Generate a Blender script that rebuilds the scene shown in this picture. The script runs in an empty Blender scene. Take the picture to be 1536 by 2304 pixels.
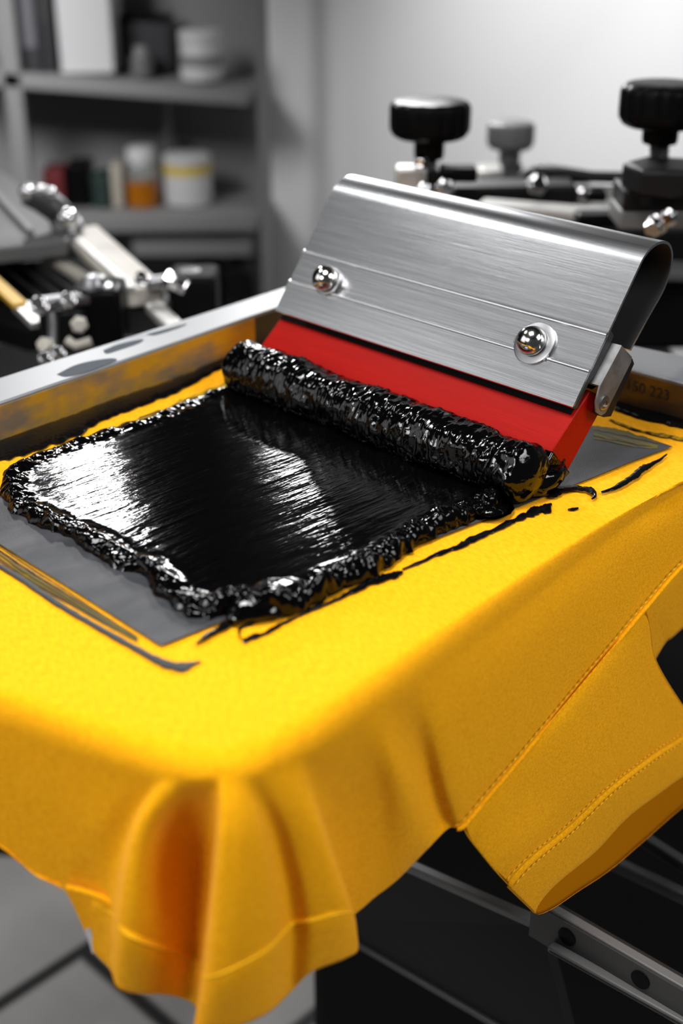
import bpy, math, random
import numpy as np
from mathutils import Vector, Matrix, noise
random.seed(7)
C = bpy.context.scene.collection
PI = math.pi
ZP = 0.9                                   # height of the platen's top above the floor

# ------------------------------------------------------------------ camera geometry (1536 x 2304 frame)
FPX, PITCH, CAMZ = 2943.0, math.radians(26.3), 1.3
CAM = Vector((0, 0, CAMZ))
FW = Vector((0, math.cos(PITCH), -math.sin(PITCH)))
UP = Vector((0, math.sin(PITCH), math.cos(PITCH)))
RT = Vector((1, 0, 0))

def ray(u, v):
    return FW + RT * ((u - 768) / FPX) - UP * ((v - 1152) / FPX)
def pl(u, v, z=ZP):                        # point at height z
    d = ray(u, v)
    return CAM + d * ((z - CAMZ) / d.z)
def at(u, v, depth):                       # point at a distance along the view
    return CAM + ray(u, v) * depth

# ------------------------------------------------------------------ mesh helpers
class MB:
    def __init__(s):
        s.v, s.f = [], []
    def add(s, vs, fs):
        b = len(s.v)
        s.v += [Vector(p) for p in vs]
        s.f += [tuple(b + i for i in f) for f in fs]
        return s
    def box(s, c, size, rot=None):
        hx, hy, hz = size[0] / 2, size[1] / 2, size[2] / 2
        vs = [Vector((x * hx, y * hy, z * hz)) for z in (-1, 1) for y in (-1, 1) for x in (-1, 1)]
        if rot is not None:
            vs = [rot @ p for p in vs]
        c = Vector(c)
        return s.add([p + c for p in vs], [(0, 2, 3, 1), (4, 5, 7, 6), (0, 1, 5, 4), (2, 6, 7, 3), (0, 4, 6, 2), (1, 3, 7, 5)])
    def prism(s, A, B):                    # two equal polygons
        n = len(A)
        return s.add(list(A) + list(B), [tuple(range(n))[::-1], tuple(range(n, 2 * n))] +
                     [(i, (i + 1) % n, n + (i + 1) % n, n + i) for i in range(n)])
    def bar(s, p, q, w, h, up=Vector((0, 0, 1))):
        p, q = Vector(p), Vector(q)
        d = (q - p).normalized()
        x = d.cross(up).normalized()
        y = x.cross(d).normalized()
        off = [x * a * w / 2 + y * b * h / 2 for a, b in ((-1, -1), (1, -1), (1, 1), (-1, 1))]
        return s.prism([p + o for o in off], [q + o for o in off])
    def lathe(s, c, axis, prof, n=32, flute=None):  # prof: (along, radius)
        c, axis = Vector(c), Vector(axis).normalized()
        x = axis.orthogonal().normalized()
        y = axis.cross(x)
        rows = []
        vs = []
        for k, (h, r) in enumerate(prof):
            for i in range(n):
                a = 2 * PI * i / n
                rr = r * (1 + (flute(a, k) if flute else 0))
                vs.append(c + axis * h + (x * math.cos(a) + y * math.sin(a)) * rr)
        fs = []
        for k in range(len(prof) - 1):
            for i in range(n):
                j = (i + 1) % n
                fs.append((k * n + i, k * n + j, (k + 1) * n + j, (k + 1) * n + i))
        fs.append(tuple(range(n))[::-1])
        fs.append(tuple(range((len(prof) - 1) * n, len(prof) * n)))
        return s.add(vs, fs)
    def tube(s, pts, r, n=10):
        pts = [Vector(p) for p in pts]
        vs, fs = [], []
        for i, p in enumerate(pts):
            t = (pts[min(i + 1, len(pts) - 1)] - pts[max(i - 1, 0)]).normalized()
            x = t.cross(Vector((0.12, 0.2, 1))).normalized()
            y = t.cross(x)
            rr = r[i] if isinstance(r, (list, tuple)) else r
            vs += [p + (x * math.cos(2 * PI * k / n) + y * math.sin(2 * PI * k / n)) * rr for k in range(n)]
        for i in range(len(pts) - 1):
            for k in range(n):
                j = (k + 1) % n
                fs.append((i * n + k, i * n + j, (i + 1) * n + j, (i + 1) * n + k))
        fs += [tuple(range(n))[::-1], tuple(range((len(pts) - 1) * n, len(pts) * n))]
        return s.add(vs, fs)
    def grid(s, rows, close=False):
        n = len(rows[0])
        vs = [p for r in rows for p in r]
        fs = []
        for i in range(len(rows) - 1):
            for k in range(n if close else n - 1):
                j = (k + 1) % n
                fs.append((i * n + k, i * n + j, (i + 1) * n + j, (i + 1) * n + k))
        return s.add(vs, fs)
    def build(s, name, m, parent=None, bevel=0, seg=2, smooth=True, angle=35, solid=0, sub=0):
        base = Vector((0, 0, 0))
        q = parent
        while q is not None:
            base += Vector(q.location)
            q = q.parent
        me = bpy.data.meshes.new(name)
        me.from_pydata([tuple(p - base) for p in s.v], [], s.f)
        me.update()
        if smooth:
            me.shade_smooth()
            if angle < 180:
                me.set_sharp_from_angle(angle=math.radians(angle))
        o = bpy.data.objects.new(name, me)
        C.objects.link(o)
        me.materials.append(m)
        o.parent = parent
        if solid:
            md = o.modifiers.new('t', 'SOLIDIFY'); md.thickness = solid; md.offset = -1
        if bevel:
            md = o.modifiers.new('b', 'BEVEL'); md.width = bevel; md.segments = seg; md.limit_method = 'ANGLE'
            md.angle_limit = math.radians(40)
        if sub:
            md = o.modifiers.new('s', 'SUBSURF'); md.levels = sub; md.render_levels = sub
        return o

def thing(name, label, cat, loc, group=None):
    o = bpy.data.objects.new(name, None)
    o.empty_display_size = 0.02
    C.objects.link(o)
    o.location = Vector(loc)
    return tag(o, label, cat, group)
def tag(o, label, cat, group=None):
    o['label'] = label
    o['category'] = cat
    if group:
        o['group'] = group
    return o
def struct(o):
    o['kind'] = 'structure'
    return o

# ------------------------------------------------------------------ materials
def mat(name, col, rough=0.5, metal=0.0, spec=0.5, coat=0.0, bump=None, var=None, sheen=0, aniso=0, trans=0, ior=1.45):
    m = bpy.data.materials.new(name)
    m.use_nodes = True
    N, L = m.node_tree.nodes, m.node_tree.links
    b = N['Principled BSDF']
    I = b.inputs
    I['Base Color'].default_value = (*col, 1)
    I['Roughness'].default_value = rough
    I['Metallic'].default_value = metal
    I['Specular IOR Level'].default_value = spec
    I['Coat Weight'].default_value = coat
    I['Coat Roughness'].default_value = 0.05
    I['Sheen Weight'].default_value = sheen
    I['Transmission Weight'].default_value = trans
    I['IOR'].default_value = ior
    I['Anisotropic'].default_value = aniso
    tc = N.new('ShaderNodeTexCoord')
    if var:                                # (second colour, scale xyz, rotation, contrast lo, hi)
        c2, sc, rot, lo, hi = var
        mp = N.new('ShaderNodeMapping'); mp.vector_type = 'TEXTURE'; mp.inputs['Scale'].default_value = [1 / q for q in sc]; mp.inputs['Rotation'].default_value = rot
        L.new(tc.outputs['Object'], mp.inputs['Vector'])
        nz = N.new('ShaderNodeTexNoise'); nz.inputs['Scale'].default_value = 1; nz.inputs['Detail'].default_value = 5
        L.new(mp.outputs[0], nz.inputs['Vector'])
        rp = N.new('ShaderNodeValToRGB')
        rp.color_ramp.elements[0].position = lo; rp.color_ramp.elements[1].position = hi
        rp.color_ramp.elements[0].color = (*col, 1); rp.color_ramp.elements[1].color = (*c2, 1)
        L.new(nz.outputs[0], rp.inputs[0]); L.new(rp.outputs[0], I['Base Color'])
    if bump:                               # list of (scale xyz, rotation, strength, distance)
        prev = None
        for sc, rot, st, dist in bump:
            mp = N.new('ShaderNodeMapping'); mp.vector_type = 'TEXTURE'; mp.inputs['Scale'].default_value = [1 / q for q in sc]; mp.inputs['Rotation'].default_value = rot
            L.new(tc.outputs['Object'], mp.inputs['Vector'])
            nz = N.new('ShaderNodeTexNoise'); nz.inputs['Scale'].default_value = 1; nz.inputs['Detail'].default_value = 3
            L.new(mp.outputs[0], nz.inputs['Vector'])
            bp = N.new('ShaderNodeBump'); bp.inputs['Strength'].default_value = st; bp.inputs['Distance'].default_value = dist
            L.new(nz.outputs[0], bp.inputs['Height'])
            if prev: L.new(prev.outputs[0], bp.inputs['Normal'])
            prev = bp
        L.new(prev.outputs[0], I['Normal'])
    return m

TH = math.radians(-45.5)                   # squeegee's length runs this way, the pull runs across it
eB = Vector((math.cos(TH), math.sin(TH), 0))
eA = Vector((-eB.y, eB.x, 0))
eZ = Vector((0, 0, 1))
# mapping rotation that brings the plan onto (A, B) axes
AXROT = (0, 0, math.atan2(eA.y, eA.x))
BXROT = (0, 0, TH)

M = {}
M['shirt'] = mat('yellow_cotton', (0.97, 0.437, 0.005), 0.9, spec=0.05, sheen=0.05,
                 var=((0.83, 0.345, 0.002), (640, 170, 640), (0, 0, 0.6), 0.36, 0.66),
                 bump=[((1300, 450, 1300), (0, 0, 0.5), 0.5, 0.0008), ((520, 240, 520), (0, 0, 0.3), 0.25, 0.0010), ((24, 24, 24), (0, 0, 0), 0.10, 0.006)])
M['shirt_shaded_inside'] = mat('cotton_shaded_inside', (0.50, 0.17, 0.002), 0.95, spec=0.03, bump=[((1300, 450, 1300), (0, 0, 0.5), 0.5, 0.0008)])  # cotton darkened so the sleeve opening reads as shaded
M['thread'] = mat('yellow_thread', (0.80, 0.43, 0.01), 0.8, spec=0.2)
M['ink'] = mat('wet_black_ink', (0.001, 0.001, 0.0012), 0.07, spec=0.25,
               bump=[((30, 230, 60), AXROT, 0.22, 0.0020), ((100, 480, 300), AXROT, 0.16, 0.0008)])
M['ink_lump'] = mat('thick_black_ink', (0.001, 0.001, 0.0012), 0.09, spec=0.5,
                    bump=[((170, 170, 170), (0, 0, 0), 0.22, 0.0016)])
M['ink_dry'] = mat('smeared_ink', (0.0015, 0.0018, 0.0025), 0.22, spec=0.25, bump=[((300, 300, 300), (0, 0, 0), 0.4, 0.001)])
M['ink_thin'] = mat('thin_grey_ink', (0.010, 0.012, 0.014), 0.5, spec=0.3,
                    var=((0.035, 0.035, 0.025), (20, 320, 1), BXROT, 0.45, 0.75))
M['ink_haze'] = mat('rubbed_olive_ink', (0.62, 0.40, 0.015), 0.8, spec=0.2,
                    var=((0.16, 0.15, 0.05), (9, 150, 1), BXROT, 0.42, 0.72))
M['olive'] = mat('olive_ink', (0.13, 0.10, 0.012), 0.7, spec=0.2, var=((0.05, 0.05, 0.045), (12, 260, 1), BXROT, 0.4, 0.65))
M['ink_haze_and_shade'] = mat('rubbed_olive_ink_and_shade', (0.55, 0.33, 0.01), 0.8, spec=0.2,
                    var=((0.02, 0.018, 0.01), (7, 120, 1), AXROT, 0.36, 0.56))  # dark second colour also carries the shade beside the side bar
M['panel'] = mat('grey_print', (0.030, 0.031, 0.034), 0.5, spec=0.22,
                 var=((0.06, 0.06, 0.066), (14, 40, 1), AXROT, 0.4, 0.7), bump=[((900, 900, 900), (0, 0, 0.3), 0.25, 0.0006)])
M['alu'] = mat('brushed_aluminium', (0.60, 0.61, 0.63), 0.26, 1.0,
               var=((0.82, 0.83, 0.85), (12, 800, 800), BXROT, 0.33, 0.68), bump=[((30, 1500, 1500), BXROT, 0.10, 0.0003)])
M['steel'] = mat('polished_steel', (0.70, 0.68, 0.66), 0.14, 1.0)
M['washer'] = mat('dull_steel', (0.30, 0.30, 0.31), 0.36, 1.0)
M['dark_steel'] = mat('dark_steel', (0.10, 0.10, 0.105), 0.45, 0.8)
M['bracket'] = mat('worn_grey_steel', (0.20, 0.20, 0.205), 0.45, 0.7, var=((0.30, 0.30, 0.30), (90, 90, 90), (0, 0, 0), 0.4, 0.7))
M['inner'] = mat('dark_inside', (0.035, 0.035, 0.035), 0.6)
M['red'] = mat('red_rubber', (0.34, 0.005, 0.002), 0.42, spec=0.12, bump=[((40, 700, 700), BXROT, 0.10, 0.0006)],
               var=((0.30, 0.004, 0.002), (20, 200, 200), BXROT, 0.3, 0.7))
M['frame'] = mat('frame_aluminium', (0.22, 0.224, 0.232), 0.45, 0.3, var=((0.13, 0.14, 0.16), (9, 26, 9), AXROT, 0.56, 0.64))
M['stain'] = mat('ink_stain', (0.07, 0.078, 0.09), 0.8, 0.0, spec=0.1)
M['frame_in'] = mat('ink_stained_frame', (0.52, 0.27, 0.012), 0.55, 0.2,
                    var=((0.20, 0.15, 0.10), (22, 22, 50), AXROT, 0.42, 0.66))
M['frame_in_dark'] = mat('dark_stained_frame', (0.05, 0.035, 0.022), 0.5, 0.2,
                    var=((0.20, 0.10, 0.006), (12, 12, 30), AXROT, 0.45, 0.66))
M['stamp'] = mat('stamp_ink', (0.012, 0.016, 0.015), 0.6)
M['black'] = mat('black_plastic', (0.004, 0.004, 0.0045), 0.32, spec=0.06)
M['blackm'] = mat('black_metal', (0.006, 0.006, 0.0065), 0.48, spec=0.25)
M['greyknob'] = mat('grey_plastic', (0.17, 0.17, 0.175), 0.4)
M['chrome'] = mat('chrome', (0.75, 0.75, 0.76), 0.12, 1.0)
M['lightmetal'] = mat('light_metal', (0.50, 0.49, 0.47), 0.38, 0.35)
M['white'] = mat('white_plastic', (0.55, 0.55, 0.56), 0.45)
M['cream'] = mat('cream_enamel', (0.46, 0.43, 0.38), 0.45, var=((0.33, 0.30, 0.26), (20, 20, 20), (0, 0, 0), 0.5, 0.75))
M['midgrey'] = mat('mid_grey_paint', (0.12, 0.12, 0.12), 0.5)
M['darkgrey'] = mat('dark_grey_paint', (0.035, 0.035, 0.037), 0.5)
M['beam'] = mat('dark_beam_paint', (0.012, 0.012, 0.013), 0.5, spec=0.4)
M['beam_edge'] = mat('pale_beam_edge', (0.13, 0.13, 0.13), 0.5, 0.2)
M['beam_edge2'] = mat('dim_beam_edge', (0.045, 0.045, 0.046), 0.5, 0.2)
M['beam_face'] = mat('grey_beam_face', (0.05, 0.05, 0.05), 0.5, 0.2)
M['panel_dark'] = mat('charcoal_panel', (0.010, 0.010, 0.0105), 0.6, spec=0.2)
M['deep_black'] = mat('deep_black_paint', (0.003, 0.003, 0.003), 0.7, spec=0.15)
M['back_sheet'] = mat('grey_back_sheet', (0.20, 0.20, 0.205), 0.7)
M['pale'] = mat('pale_enamel', (0.85, 0.85, 0.85), 0.5)
M['shelf'] = mat('grey_shelf_paint', (0.22, 0.22, 0.22), 0.55)
M['amber'] = mat('amber_ink', (0.36, 0.115, 0.003), 0.3)
M['glass'] = mat('jar_glass', (0.85, 0.9, 0.88), 0.05, trans=0.85)
M['label_y'] = mat('yellow_label', (0.62, 0.47, 0.10), 0.6)
M['binder'] = mat('dark_binder', (0.022, 0.022, 0.026), 0.5)
M['binder_label'] = mat('binder_grey_label', (0.11, 0.11, 0.125), 0.5)
M['redbox'] = mat('dull_red_box', (0.12, 0.012, 0.015), 0.6)
M['greenbox'] = mat('dark_green_box', (0.012, 0.03, 0.025), 0.6)
M['beige'] = mat('beige_card', (0.42, 0.38, 0.32), 0.7)
M['yellow_strip'] = mat('yellow_tape', (0.62, 0.36, 0.03), 0.5)
M['wall_dark'] = mat('dark_wall_paint', (0.085, 0.085, 0.088), 0.85, spec=0.1, bump=[((60, 60, 60), (0, 0, 0), 0.1, 0.002)])
M['wall_light'] = mat('white_wall_paint', (0.78, 0.78, 0.785), 0.85, spec=0.1, bump=[((90, 90, 90), (0, 0, 0), 0.1, 0.002)])
M['ceiling'] = mat('ceiling_paint', (0.06, 0.06, 0.06), 0.9, spec=0.1)

def floor_mat():
    m = mat('stone_tiles', (0.3, 0.3, 0.3), 0.6)
    N, L = m.node_tree.nodes, m.node_tree.links
    b = N['Principled BSDF']
    tc = N.new('ShaderNodeTexCoord')
    mp = N.new('ShaderNodeMapping'); mp.inputs['Rotation'].default_value = (0, 0, -0.80); mp.inputs['Location'].default_value = (0.143, 0.041, 0)
    L.new(tc.outputs['Object'], mp.inputs['Vector'])
    br = N.new('ShaderNodeTexBrick')
    br.inputs['Scale'].default_value = 1.0
    br.inputs['Brick Width'].default_value = 0.42; br.inputs['Row Height'].default_value = 0.30
    br.inputs['Mortar Size'].default_value = 0.016; br.inputs['Mortar Smooth'].default_value = 0.7
    br.inputs['Color1'].default_value = (0.75, 0.72, 0.70, 1); br.inputs['Color2'].default_value = (0.62, 0.60, 0.58, 1)
    br.inputs['Mortar'].default_value = (0.05, 0.05, 0.05, 1)
    L.new(mp.outputs[0], br.inputs['Vector'])
    nz = N.new('ShaderNodeTexNoise'); nz.inputs['Scale'].default_value = 9; nz.inputs['Detail'].default_value = 6
    L.new(tc.outputs['Object'], nz.inputs['Vector'])
    mx = N.new('ShaderNodeMix'); mx.data_type = 'RGBA'; mx.blend_type = 'MULTIPLY'; mx.inputs[0].default_value = 0.4
    L.new(br.outputs[0], mx.inputs[6]); L.new(nz.outputs[0], mx.inputs[7])
    L.new(mx.outputs[2], b.inputs['Base Color'])
    return m
M['floor'] = floor_mat()

# ------------------------------------------------------------------ the room
def quad(name, a, b, c, d, m, t, n):
    mb = MB(); off = Vector(n) * t
    A = [Vector(p) for p in (a, b, c, d)]
    mb.prism(A, [p + off for p in A])
    return struct(mb.build(name, m, smooth=False))
HC = 2.7
CORN = Vector((-0.200, 3.0, 0))
WR = Vector((2.1, 1.75, 0))                # the white wall runs from the corner to here
quad('floor', (-3, -1.6, 0), (2.6, -1.6, 0), (2.6, 3.4, 0), (-3, 3.4, 0), M['floor'], 0.05, (0, 0, -1))
quad('ceiling', (-3, -1.6, HC), (2.6, -1.6, HC), (2.6, 3.4, HC), (-3, 3.4, HC), M['ceiling'], 0.05, (0, 0, 1))
quad('wall_back', (-3, 3, 0), CORN, CORN + eZ * HC, (-3, 3, HC), M['wall_dark'], 0.08, (0, 1, 0))
wd = (WR - CORN).normalized(); wn = Vector((-wd.y, wd.x, 0))
quad('wall_right', CORN, WR, WR + eZ * HC, CORN + eZ * HC, M['wall_light'], 0.08, wn)
quad('wall_left', (-3, -1.6, 0), (-3, 3, 0), (-3, 3, HC), (-3, -1.6, HC), M['wall_dark'], 0.08, (-1, 0, 0))

# ------------------------------------------------------------------ t-shirt on the platen
def cr(P, t):                              # Catmull-Rom through P at t in [0, n-1]
    n = len(P)
    i = min(int(t), n - 2); f = t - i
    p1, p2 = P[i], P[i + 1]
    p0 = P[i - 1] if i > 0 else p1 * 2 - p2
    p3 = P[i + 2] if i + 2 < n else p2 * 2 - p1
    return 0.5 * ((2 * p1) + (p2 - p0) * f + (2 * p0 - 5 * p1 + 4 * p2 - p3) * f * f + (3 * p1 - p0 - 3 * p2 + p3) * f ** 3)

EDGE_PX = [(-330, 1480), (-150, 1525), (0, 1570), (200, 1640), (340, 1685), (420, 1703), (500, 1708), (580, 1690), (660, 1650), (736, 1606),
           (880, 1508), (1000, 1425), (1283, 1231), (1400, 1155), (1536, 1080), (1700, 990)]
EDGE = [pl(*p) for p in EDGE_PX]
OUT = [cr(EDGE, k / 12) for k in range(12 * (len(EDGE) - 1) + 1)]
OUT2 = [OUT[0] + (OUT[0] - OUT[5]).normalized() * 1.0] + OUT + [OUT[-1] + (OUT[-1] - OUT[-6]).normalized() * 1.0]
def cur(u, v, off=0.0):                    # where the view ray meets the curtain hanging below the platen's edge, moved `off` metres nearer
    d = ray(u, v)
    d2 = Vector((d.x, d.y))
    best = None
    for a, b in zip(OUT2[:-1], OUT2[1:]):
        e = Vector((b.x - a.x, b.y - a.y))
        det = d2.x * (-e.y) - d2.y * (-e.x)
        if abs(det) < 1e-12: continue
        t = (a.x * (-e.y) - a.y * (-e.x)) / det
        s = (d2.x * a.y - d2.y * a.x) / det
        if -0.001 <= s <= 1.001 and t > 0 and (best is None or t < best): best = t
    P = CAM + d * best
    return P - Vector((d.x, d.y, d.z)).normalized() * off

# edge px, then (u, v, off mm) at mid, hem line, bottom
K = [
 ((-900,1337), (-900,1460,4), (-900,1545,8), (-900,1565,8)),
 ((-330,1480), (-330,1620,4), (-330,1720,8), (-330,1745,8)),
 ((-150,1525), (-150,1680,4), (-150,1792,8), (-150,1815,8)),
 ((0,1570), (-5,1745,5), (-5,1885,8), (-5,1902,8)),
 ((120,1612), (80,1790,6), (80,1950,8), (75,1966,8)),
 ((220,1646), (165,1850,7), (150,1990,8), (145,2004,8)),
 ((290,1669), (225,1870,8), (205,2020,6), (205,2126,4)),
 ((335,1683), (283,1880,8), (250,2045,18), (244,2172,16)),
 ((365,1691), (304,1880,24), (272,2080,44), (262,2212,42)),
 ((392,1697), (336,1895,19), (315,2105,40), (310,2226,38)),
 ((415,1702), (378,1905,-8), (372,2125,14), (370,2228,12)),
 ((440,1705), (428,1910,-26), (420,2145,-12), (418,2240,-14)),
 ((468,1707), (474,1910,-20), (452,2160,-4), (442,2262,-6)),
 ((494,1708), (489,1900,20), (462,2185,34), (440,2318,32)),
 ((515,1707), (527,1895,23), (515,2168,42), (512,2306,40)),
 ((545,1701), (585,1895,18), (600,2122,30), (598,2272,28)),
 ((572,1693), (618,1890,4), (655,2068,10), (652,2225,8)),
 ((600,1682), (660,1885,15.6), (700,2058,26), (700,2178,24)),
 ((640,1661), (705,1870,21.6), (762,2042,36), (775,2148,34)),
 ((668,1646), (728,1860,15.6), (792,2040,26), (806,2126,24)),
 ((690,1633), (738,1850,-4.8), (780,2040,-14), (778,2090,-16)),
 ((725,1613), (780,1840,-11.2), (800,2030,-16), (790,2068,-18)),
 ((790,1569), (850,1800,-3.2), (880,1970,-6), (893,1980,-8)),
 ((850,1528), (900,1750,12), (945,1880,10), (960,1912,8)),
 ((905,1490), (948,1713,-4), (988,1832,-2), (1008,1866,6)),
 ((950,1459), (985,1665,9.6), (1020,1805,16), (1042,1860,20)),
 ((1000,1425), (1040,1610,12), (1075,1760,20), (1100,1792,22)),
 ((1080,1370), (1120,1525,13.2), (1150,1675,22), (1176,1702,24)),
 ((1180,1301), (1220,1430,13.2), (1250,1560,22), (1275,1582,24)),
 ((1283,1231), (1320,1335,13.2), (1350,1440,22), (1370,1468,24)),
 ((1365,1178), (1400,1262,12), (1435,1340,20), (1455,1366,24)),
 ((1445,1131), (1480,1195,12), (1520,1255,20), (1540,1270,22)),
 ((1536,1080), (1575,1130,10.8), (1610,1180,18), (1640,1195,20)),
 ((1700,990), (1740,1030,10.8), (1775,1080,18), (1800,1095,20)),
]
SUBC, NTOP = 10, 26
left_c, back_c, right_c = pl(-330, 1480), None, pl(1700, 990)
# the back of the top: under the frame's two bars
frame_corner = Vector((-0.030, 1.335, ZP))
fl = Vector((-0.292, 1.065, ZP)); ld = (fl - frame_corner).normalized()
fr = Vector((0.298, 1.115, ZP)); rd = (fr - frame_corner).normalized()
back_poly = [frame_corner + ld * 0.72, frame_corner, frame_corner + rd * 0.62]
def back(s):                               # s 0..1
    return back_poly[0].lerp(back_poly[1], s * 2) if s < 0.5 else back_poly[1].lerp(back_poly[2], s * 2 - 1)

kx = []
for e, *r in K:
    E = pl(*e)
    kx.append([E] + [cur(u, v, o / 1000) for u, v, o in r])
ncol = (len(K) - 1) * SUBC + 1
cols, hemcols = [], []
for c in range(ncol):
    t = c / SUBC
    E, mid, hem, bot = [cr([k[j] for k in kx], t) for j in range(4)]
    s = c / (ncol - 1)
    Bk = back(s)
    inward = (Bk - E); inward.z = 0
    inn = inward.normalized()
    col = []
    drop = mid - E
    hz = max(0.0, -(drop.x * inn.x + drop.y * inn.y)); vz = -drop.z
    pm = min(math.atan2(vz, hz * 1.15 + 1e-6), math.radians(84))
    R = min(0.015 + 0.012 * min(1, abs(t - 13) / 12), 0.55 * vz)
    for k in range(NTOP):
        f = k / NTOP
        f = 1 - (1 - f) ** 1.15
        p = Bk.lerp(E + inn * R * 0.8, f)
        w = noise.noise(p * 14) * 0.0005
        col.append(p + eZ * w)
    for q in range(11):
        ph = pm * q / 10
        A3 = E + inn * (R * 0.8 - R * math.sin(ph)) - eZ * (R * 0.8 * (1 - math.cos(ph)))
        if q < 10: col.append(A3)
    ctl = [A3, mid, hem, bot]
    nn = 36
    for k in range(nn + 1):
        p = cr(ctl, k / nn * (len(ctl) - 1))
        d = min(1, k / 10)
        w = (noise.noise(Vector((p.x * 24, p.y * 24, p.z * 7))) * 0.0024 + noise.noise(Vector((p.x * 75, p.y * 75, p.z * 9 + 3))) * 0.0010) * d
        col.append(p - inn * w)
    cols.append(col)
    hemcols.append((t, [cr(ctl, 2 + q / 5) for q in range(6)], inn))

shirt = thing('shirt', 'yellow cotton t-shirt draped over the printing platen with folds at the front corner', 'shirt', pl(500, 1400, ZP))
mb = MB(); mb.grid(cols); body = mb.build('body', M['shirt'], shirt, angle=180, solid=0.0012)
# hem band, folded and raised, round the pleats at the corner
hb = []
for t, ps, inn in hemcols:
    if 6.0 <= t <= 19.6:
        o = -inn * 0.0012
        hb.append([ps[0] + o * 0.1] + [ps[0].lerp(ps[1], 0.15) + o * 1.6] + [p + o * 1.7 for p in ps[1:]] + [ps[5] + o * 1.2 - eZ * 0.002, ps[5] - o * 0.8 - eZ * 0.001])
mb = MB(); mb.grid(hb); mb.build('bottom_hem', M['shirt'], shirt, angle=180)
st = MB()
st.tube([ps[0] - inn * 0.0022 - eZ * 0.0025 for t, ps, inn in hemcols if 6.0 <= t <= 19.4], 0.0007, 6)
st.build('hem_stitching', M['thread'], shirt, angle=180)
# armhole seam: ridge of folded cloth with a row of stitches above it
seam = [cr([k[3] for k in kx], t / 10) for t in range(246, 322)]
inn_s = (seam[30] - seam[30] + Vector((0.5, -0.75, 0.25))).normalized()
def dashes(pts, length, gap, r, off):
    m = MB(); acc = 0; cur_p = []
    dist = [0]
    for a, b in zip(pts[:-1], pts[1:]): dist.append(dist[-1] + (b - a).length)
    def P(s):
        for i in range(len(pts) - 1):
            if dist[i + 1] >= s: return pts[i].lerp(pts[i + 1], (s - dist[i]) / max(1e-9, dist[i + 1] - dist[i]))
        return pts[-1]
    s = 0
    while s + length < dist[-1]:
        a, b = P(s) + off, P(s + length) + off
        c = a.lerp(b, 0.5) + off.normalized() * r * 0.6
        m.tube([a, c, b], [r * 0.5, r, r * 0.5], 5)
        s += length + gap
    return m
toCam = lambda p: (CAM - p).normalized()
mb = MB(); mb.tube([p + toCam(p) * 0.001 for p in seam], 0.0016, 8); mb.build('armhole_seam', M['shirt'], shirt, angle=180)

# sleeve: a flattened tube hanging from the armhole seam
ST = [  # left end px/off, right end px/off, half thickness
 ((1040,1860,16), (1452,1370,20), 0.004),
 ((1052,1884,20), (1462,1405,24), 0.009),
 ((1078,1918,28), (1478,1490,32), 0.013),
 ((1114,1962,40), (1545,1600,44), 0.013),
 ((1160,2010,50), (1590,1650,54), 0.013),
 ((1203,2054,58), (1640,1692,62), 0.013),
]
rings = []
NR = 72
keyrings = []
for (lu, lv, lo), (ru, rv, ro), th in ST:
    Lp, Rp = cur(lu, lv, lo / 1000), cur(min(ru, 1690), rv, ro / 1000)
    Cn, mj = (Lp + Rp) / 2, (Rp - Lp) / 2
    keyrings.append((Cn, mj, th))
MINOR = []
for kk, sh in enumerate(((0, 0, .004), (-2, -2, .008), (-5, -5, .010), (-8, -8, .013), (-14, -13, .016), (-19, -17, .019))):
    Cn = keyrings[kk][0]
    q_ = Cn - CAM; dd = q_.dot(FW); uu, vv = 768 + FPX * q_.dot(RT) / dd, 1152 - FPX * q_.dot(UP) / dd
    MINOR.append(at(uu + sh[0], vv + sh[1], dd - sh[2]) - Cn)
axis = (keyrings[-1][0] - keyrings[0][0]).normalized()
NS = 40
for i in range(NS + 1):
    t = i / NS * (len(keyrings) - 1)
    Cn = cr([k[0] for k in keyrings], t); mj = cr([k[1] for k in keyrings], t)
    mv = cr(MINOR, t); th = mv.length; mn = mv.normalized()
    row = []
    g = i / NS
    for k in range(NR):
        a = 2 * PI * k / NR
        ca, sa = math.cos(a), math.sin(a)
        p = Cn + mj * (abs(ca) ** 0.9 * (1 if ca > 0 else -1)) + mn * th * sa
        w = (0.0025 + math.sin(ca * 5.2 + 0.6) * 0.0055 + math.sin(ca * 10 + 2.4) * 0.0022) * g * (1 if sa > 0 else 0.4) * abs(sa)
        p += mn * w
        if sa < 0: p += axis * (-sa) * 0.004 * g * g       # the back layer reaches lower than the front one
        else: p -= axis * sa * 0.002 * g * g
        p += mn * noise.noise(p * 22) * 0.0022 * g
        row.append(p)
    rings.append(row)
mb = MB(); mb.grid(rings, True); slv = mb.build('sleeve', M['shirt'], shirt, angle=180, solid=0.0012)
slv.data.materials.append(M['shirt_shaded_inside']); slv.modifiers['t'].material_offset = 1
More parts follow.
